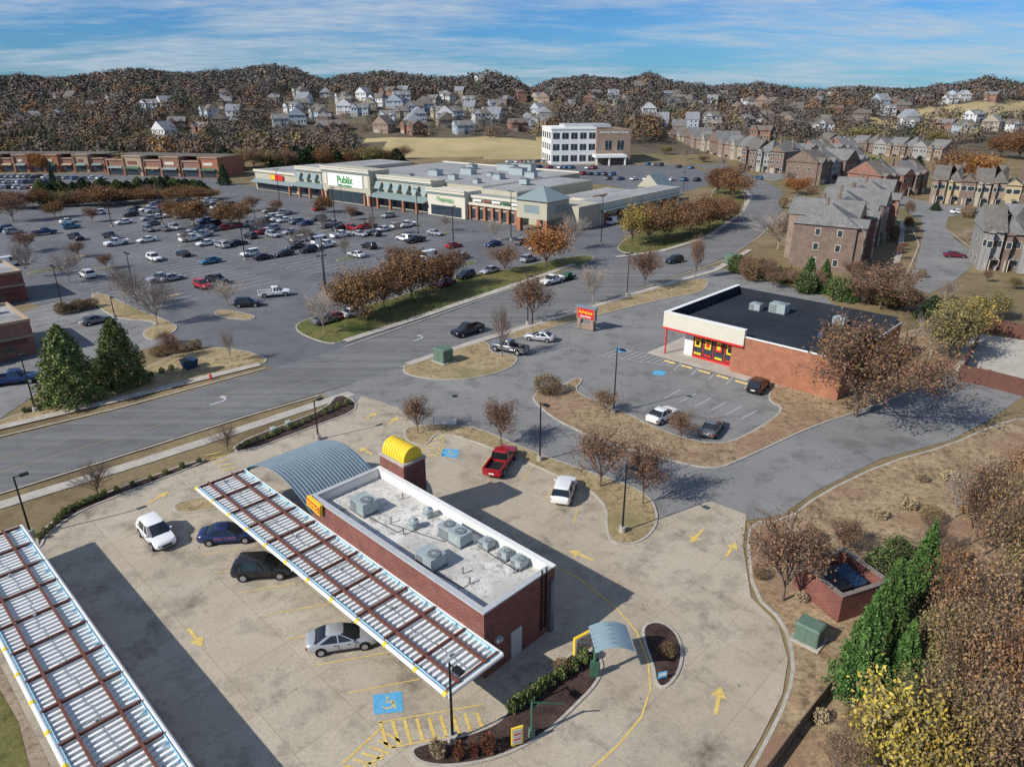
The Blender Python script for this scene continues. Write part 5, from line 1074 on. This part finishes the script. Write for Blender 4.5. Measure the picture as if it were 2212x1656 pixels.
for i in range(n):
    c=B-d*((i+.5)/n)+nr_*[0,1.6,.4,2.0][i%4]
    house(c.x,c.y,.05,ang,d.length/n-.03,[12.5,14,13][i%3],[9.2,9.8,8.8][i%3],[B_brn,B_tan,B_mut,B_brn][i%4],SHG,'three-storey brown brick townhouse with gray shingle roof','townhouse','townhouse','townhouses in rows',storeys=3,var=[2,1,0][i%3],pk_=.85)
row((1445,318),(1600,352),8,14,8,[B_tan,SIDT,B_brn],SHG,'two-storey tan brick townhouse with gray roof')
row((1600,368),(1690,376),3,14,9,[B_brn,SIDG],SHG,'gray and brown brick townhouse at the row end',3)
row((1700,362),(1860,352),8,14,7.4,[B_mut,SIDT,B_tan],SHG,'two-storey brick townhouse with gray roof')
row((1760,400),(1870,385),4,14,8,[B_brn,SIDG],SHG,'brown brick townhouse with gray roof')
row((1895,428),(2005,418),5,14,7,[B_mut,B_brn],SHG,'red brick townhouse with garage door')
row((2005,438),(2300,458),9,13,7.2,[B_tan,SIDY,B_brn,SIDT],SHB,'tan brick townhouse with garage and gable')
row((1760,330),(2030,352),10,13,7,[B_tan,B_brn,SIDG],SHG,'brown brick townhouse in the back row')
row((2108,582),(2330,600),5,14,7.6,[SIDG,B_brn],SHG,'gray two-storey townhouse with dark shingle roof')
# ---------------------------------------------------------------- distant wood (one mass)
def treeT(n,sz):
    u=rs.normal(size=(n,3)); u[:,2]=np.abs(u[:,2])*1.1-.25; u/=np.linalg.norm(u,axis=1)[:,None]; o=u.copy(); u*= (.7+.38*rs.rand(n,1))*(1+.18*np.sin(u[:,:1]*6+rs.rand()*6)*np.sin(u[:,1:2]*6)); C=u*[.52,.52,.5]+[0,0,.5]
    nn=o*1.0+rs.normal(size=(n,3))*.45+np.array([0,0,.7]); nn/=np.linalg.norm(nn,axis=1)[:,None]; r=rs.normal(size=(n,3)); a=np.cross(nn,r); a/=np.linalg.norm(a,axis=1)[:,None]; b_=np.cross(nn,a)
    s=sz*(.6+.8*rs.rand(n,1)); a=a*s; b_=b_*s*.75
    return np.stack([C-a,C+b_,C+a,C-b_],1).reshape(-1,3)
FP=[[(.14,.112,.088),(.165,.13,.10),(.125,.108,.093),(.15,.125,.105),(.18,.125,.085),(.135,.12,.105)],[(.22,.125,.065),(.25,.145,.07),(.2,.13,.07)],[(.065,.085,.048),(.055,.075,.045),(.09,.1,.055)],[(.24,.19,.09)]]
HPa=np.array(HP); Vs=[];Cs=[]
near=[treeT(130,.065) for _ in range(8)]; far=[treeT(50,.11) for _ in range(8)]
cnt=0
for gy in np.arange(392,1500,9.5):
    step=8 if gy<700 else 10.5
    for gx in np.arange(-.78*gy-30,.78*gy+30,step):
        x=gx+random.uniform(-4,4); y=gy+random.uniform(-4,4); z=hgt(x,y)
        px,py=proj(x,y,z)
        if px<-60 or px>2280: continue
        if any(inpoly(px,py,f) for f in FIELDS): continue
        if 770<px<1182 and py>296: continue
        if px>1180 and py>312: continue
        if px<560 and py>352: continue
        if 1350<px and py>272 and random.random()<.3: continue
        ddx=HPa-[x,y]; dd=(ddx**2).sum(1); j=dd.argmin()
        if dd[j]<64: continue
        # keep the ground in front of each house open, as gardens and streets do
        small=bool(((np.abs(ddx[:,0])<11)&(ddx[:,1]>0)&(ddx[:,1]<34)).any())
        if small and random.random()<.6: continue
        cen_=570<px<1200 and 215<py<300
        if cen_ and random.random()<.4: continue
        k=random.random(); hue=.5+.5*math.sin(x*.02+y*.013); ge=.5+.5*math.sin(x*.015-y*.021+2)
        ev=(.04+.16*ge**3) if px>500 else .1+.24*ge**2
        if 300<px<520 and 235<py<310: ev=.55
        g=2 if k<ev else (1 if k<ev+.04+.14*hue**2 else (3 if random.random()<.03 else 0))
        if y>1000 and g==1 and random.random()<.6: g=0
        c_=np.array(random.choice(FP[g]))*random.uniform(.78,1.18)
        haze_tint=min(1,max(0,(y-400)/1100)); c_=c_*(1-haze_tint*.55)+np.array((.135,.15,.18))*haze_tint*.55  # air haze painted into the tree colour, more blue-gray the farther off
        t=random.choice(near if y<680 else far); hh=random.uniform(8,15); ww=random.uniform(8,14)
        if small or cen_: hh*=.62; ww*=.75
        if g==2: ww*=.7
        ca,sa=math.cos(k*60),math.sin(k*60)
        V=t*[ww,ww,hh]; V=np.stack([V[:,0]*ca-V[:,1]*sa+x,V[:,0]*sa+V[:,1]*ca+y,V[:,2]+z-1.2],1)
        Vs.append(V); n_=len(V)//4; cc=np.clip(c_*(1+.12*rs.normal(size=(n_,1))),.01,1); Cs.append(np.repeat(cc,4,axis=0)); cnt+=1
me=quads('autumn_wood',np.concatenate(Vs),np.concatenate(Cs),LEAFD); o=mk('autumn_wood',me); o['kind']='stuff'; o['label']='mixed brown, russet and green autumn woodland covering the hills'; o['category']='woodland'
print('forest trees',cnt)
# ---------------------------------------------------------------- camera, light, sky
cam=bpy.data.cameras.new('camera'); co=bpy.data.objects.new('camera',cam); COL.objects.link(co); co.location=(0,0,H); co.rotation_euler=(D(90-22.3),0,0)
cam.sensor_fit='HORIZONTAL'; cam.sensor_width=36; cam.lens=F/2212*36; cam.clip_end=9000; S.camera=co
az=D(30); el=D(36)
dv=Vector((math.cos(az)*math.cos(el),math.sin(az)*math.cos(el),-math.sin(el)))
sl=bpy.data.lights.new('sun','SUN'); sl.energy=5.0; sl.angle=D(.5); sl.color=(1,.955,.87); so=bpy.data.objects.new('sun',sl); COL.objects.link(so); so.rotation_euler=dv.to_track_quat('-Z','Y').to_euler()
w=bpy.data.worlds.new('World'); S.world=w; w.use_nodes=True; nt=w.node_tree; bg=nt.nodes['Background']
sk=nt.nodes.new('ShaderNodeTexSky'); sk.sky_type='NISHITA'; sk.sun_disc=False; sk.sun_elevation=el
sdir=-dv; sk.sun_rotation=math.atan2(sdir.x,sdir.y); sk.air_density=1.; sk.dust_density=.2; sk.ozone_density=3
tc=nt.nodes.new('ShaderNodeTexCoord'); sp=nt.nodes.new('ShaderNodeSeparateXYZ'); nt.links.new(tc.outputs['Generated'],sp.inputs[0])
ad=nt.nodes.new('ShaderNodeMath');ad.operation='ADD';ad.inputs[1].default_value=.1;nt.links.new(sp.outputs[2],ad.inputs[0])
dx=nt.nodes.new('ShaderNodeMath');dx.operation='DIVIDE';nt.links.new(sp.outputs[0],dx.inputs[0]);nt.links.new(ad.outputs[0],dx.inputs[1])
dy=nt.nodes.new('ShaderNodeMath');dy.operation='DIVIDE';nt.links.new(sp.outputs[1],dy.inputs[0]);nt.links.new(ad.outputs[0],dy.inputs[1])
cb=nt.nodes.new('ShaderNodeCombineXYZ');nt.links.new(dx.outputs[0],cb.inputs[0]);nt.links.new(dy.outputs[0],cb.inputs[1])
mp=nt.nodes.new('ShaderNodeMapping'); mp.inputs['Rotation'].default_value[2]=.25; mp.inputs['Scale'].default_value=(.6,1.1,1); mp.inputs['Location'].default_value=(3.1,1.7,0); nt.links.new(cb.outputs[0],mp.inputs[0])
n1=noise(nt,mp.outputs[0],.8,10,.62); n2=noise(nt,mp.outputs[0],7,5,.6)
cl=ramp(nt,n1,[(.41,0.),(.58,.9)]); tx=ramp(nt,n2,[(.3,.45),(.65,1.)]); cf=mix(nt,cl,tx)
base=mix(nt,sk.outputs[0],(.38,.82,1.42))
col=mix(nt,base,(6.6,7.9,9.3),cf,'MIX'); nt.links.new(col,bg.inputs[0]); bg.inputs[1].default_value=.072
S.view_settings.view_transform='Standard'; S.view_settings.look='None'; S.view_settings.exposure=0
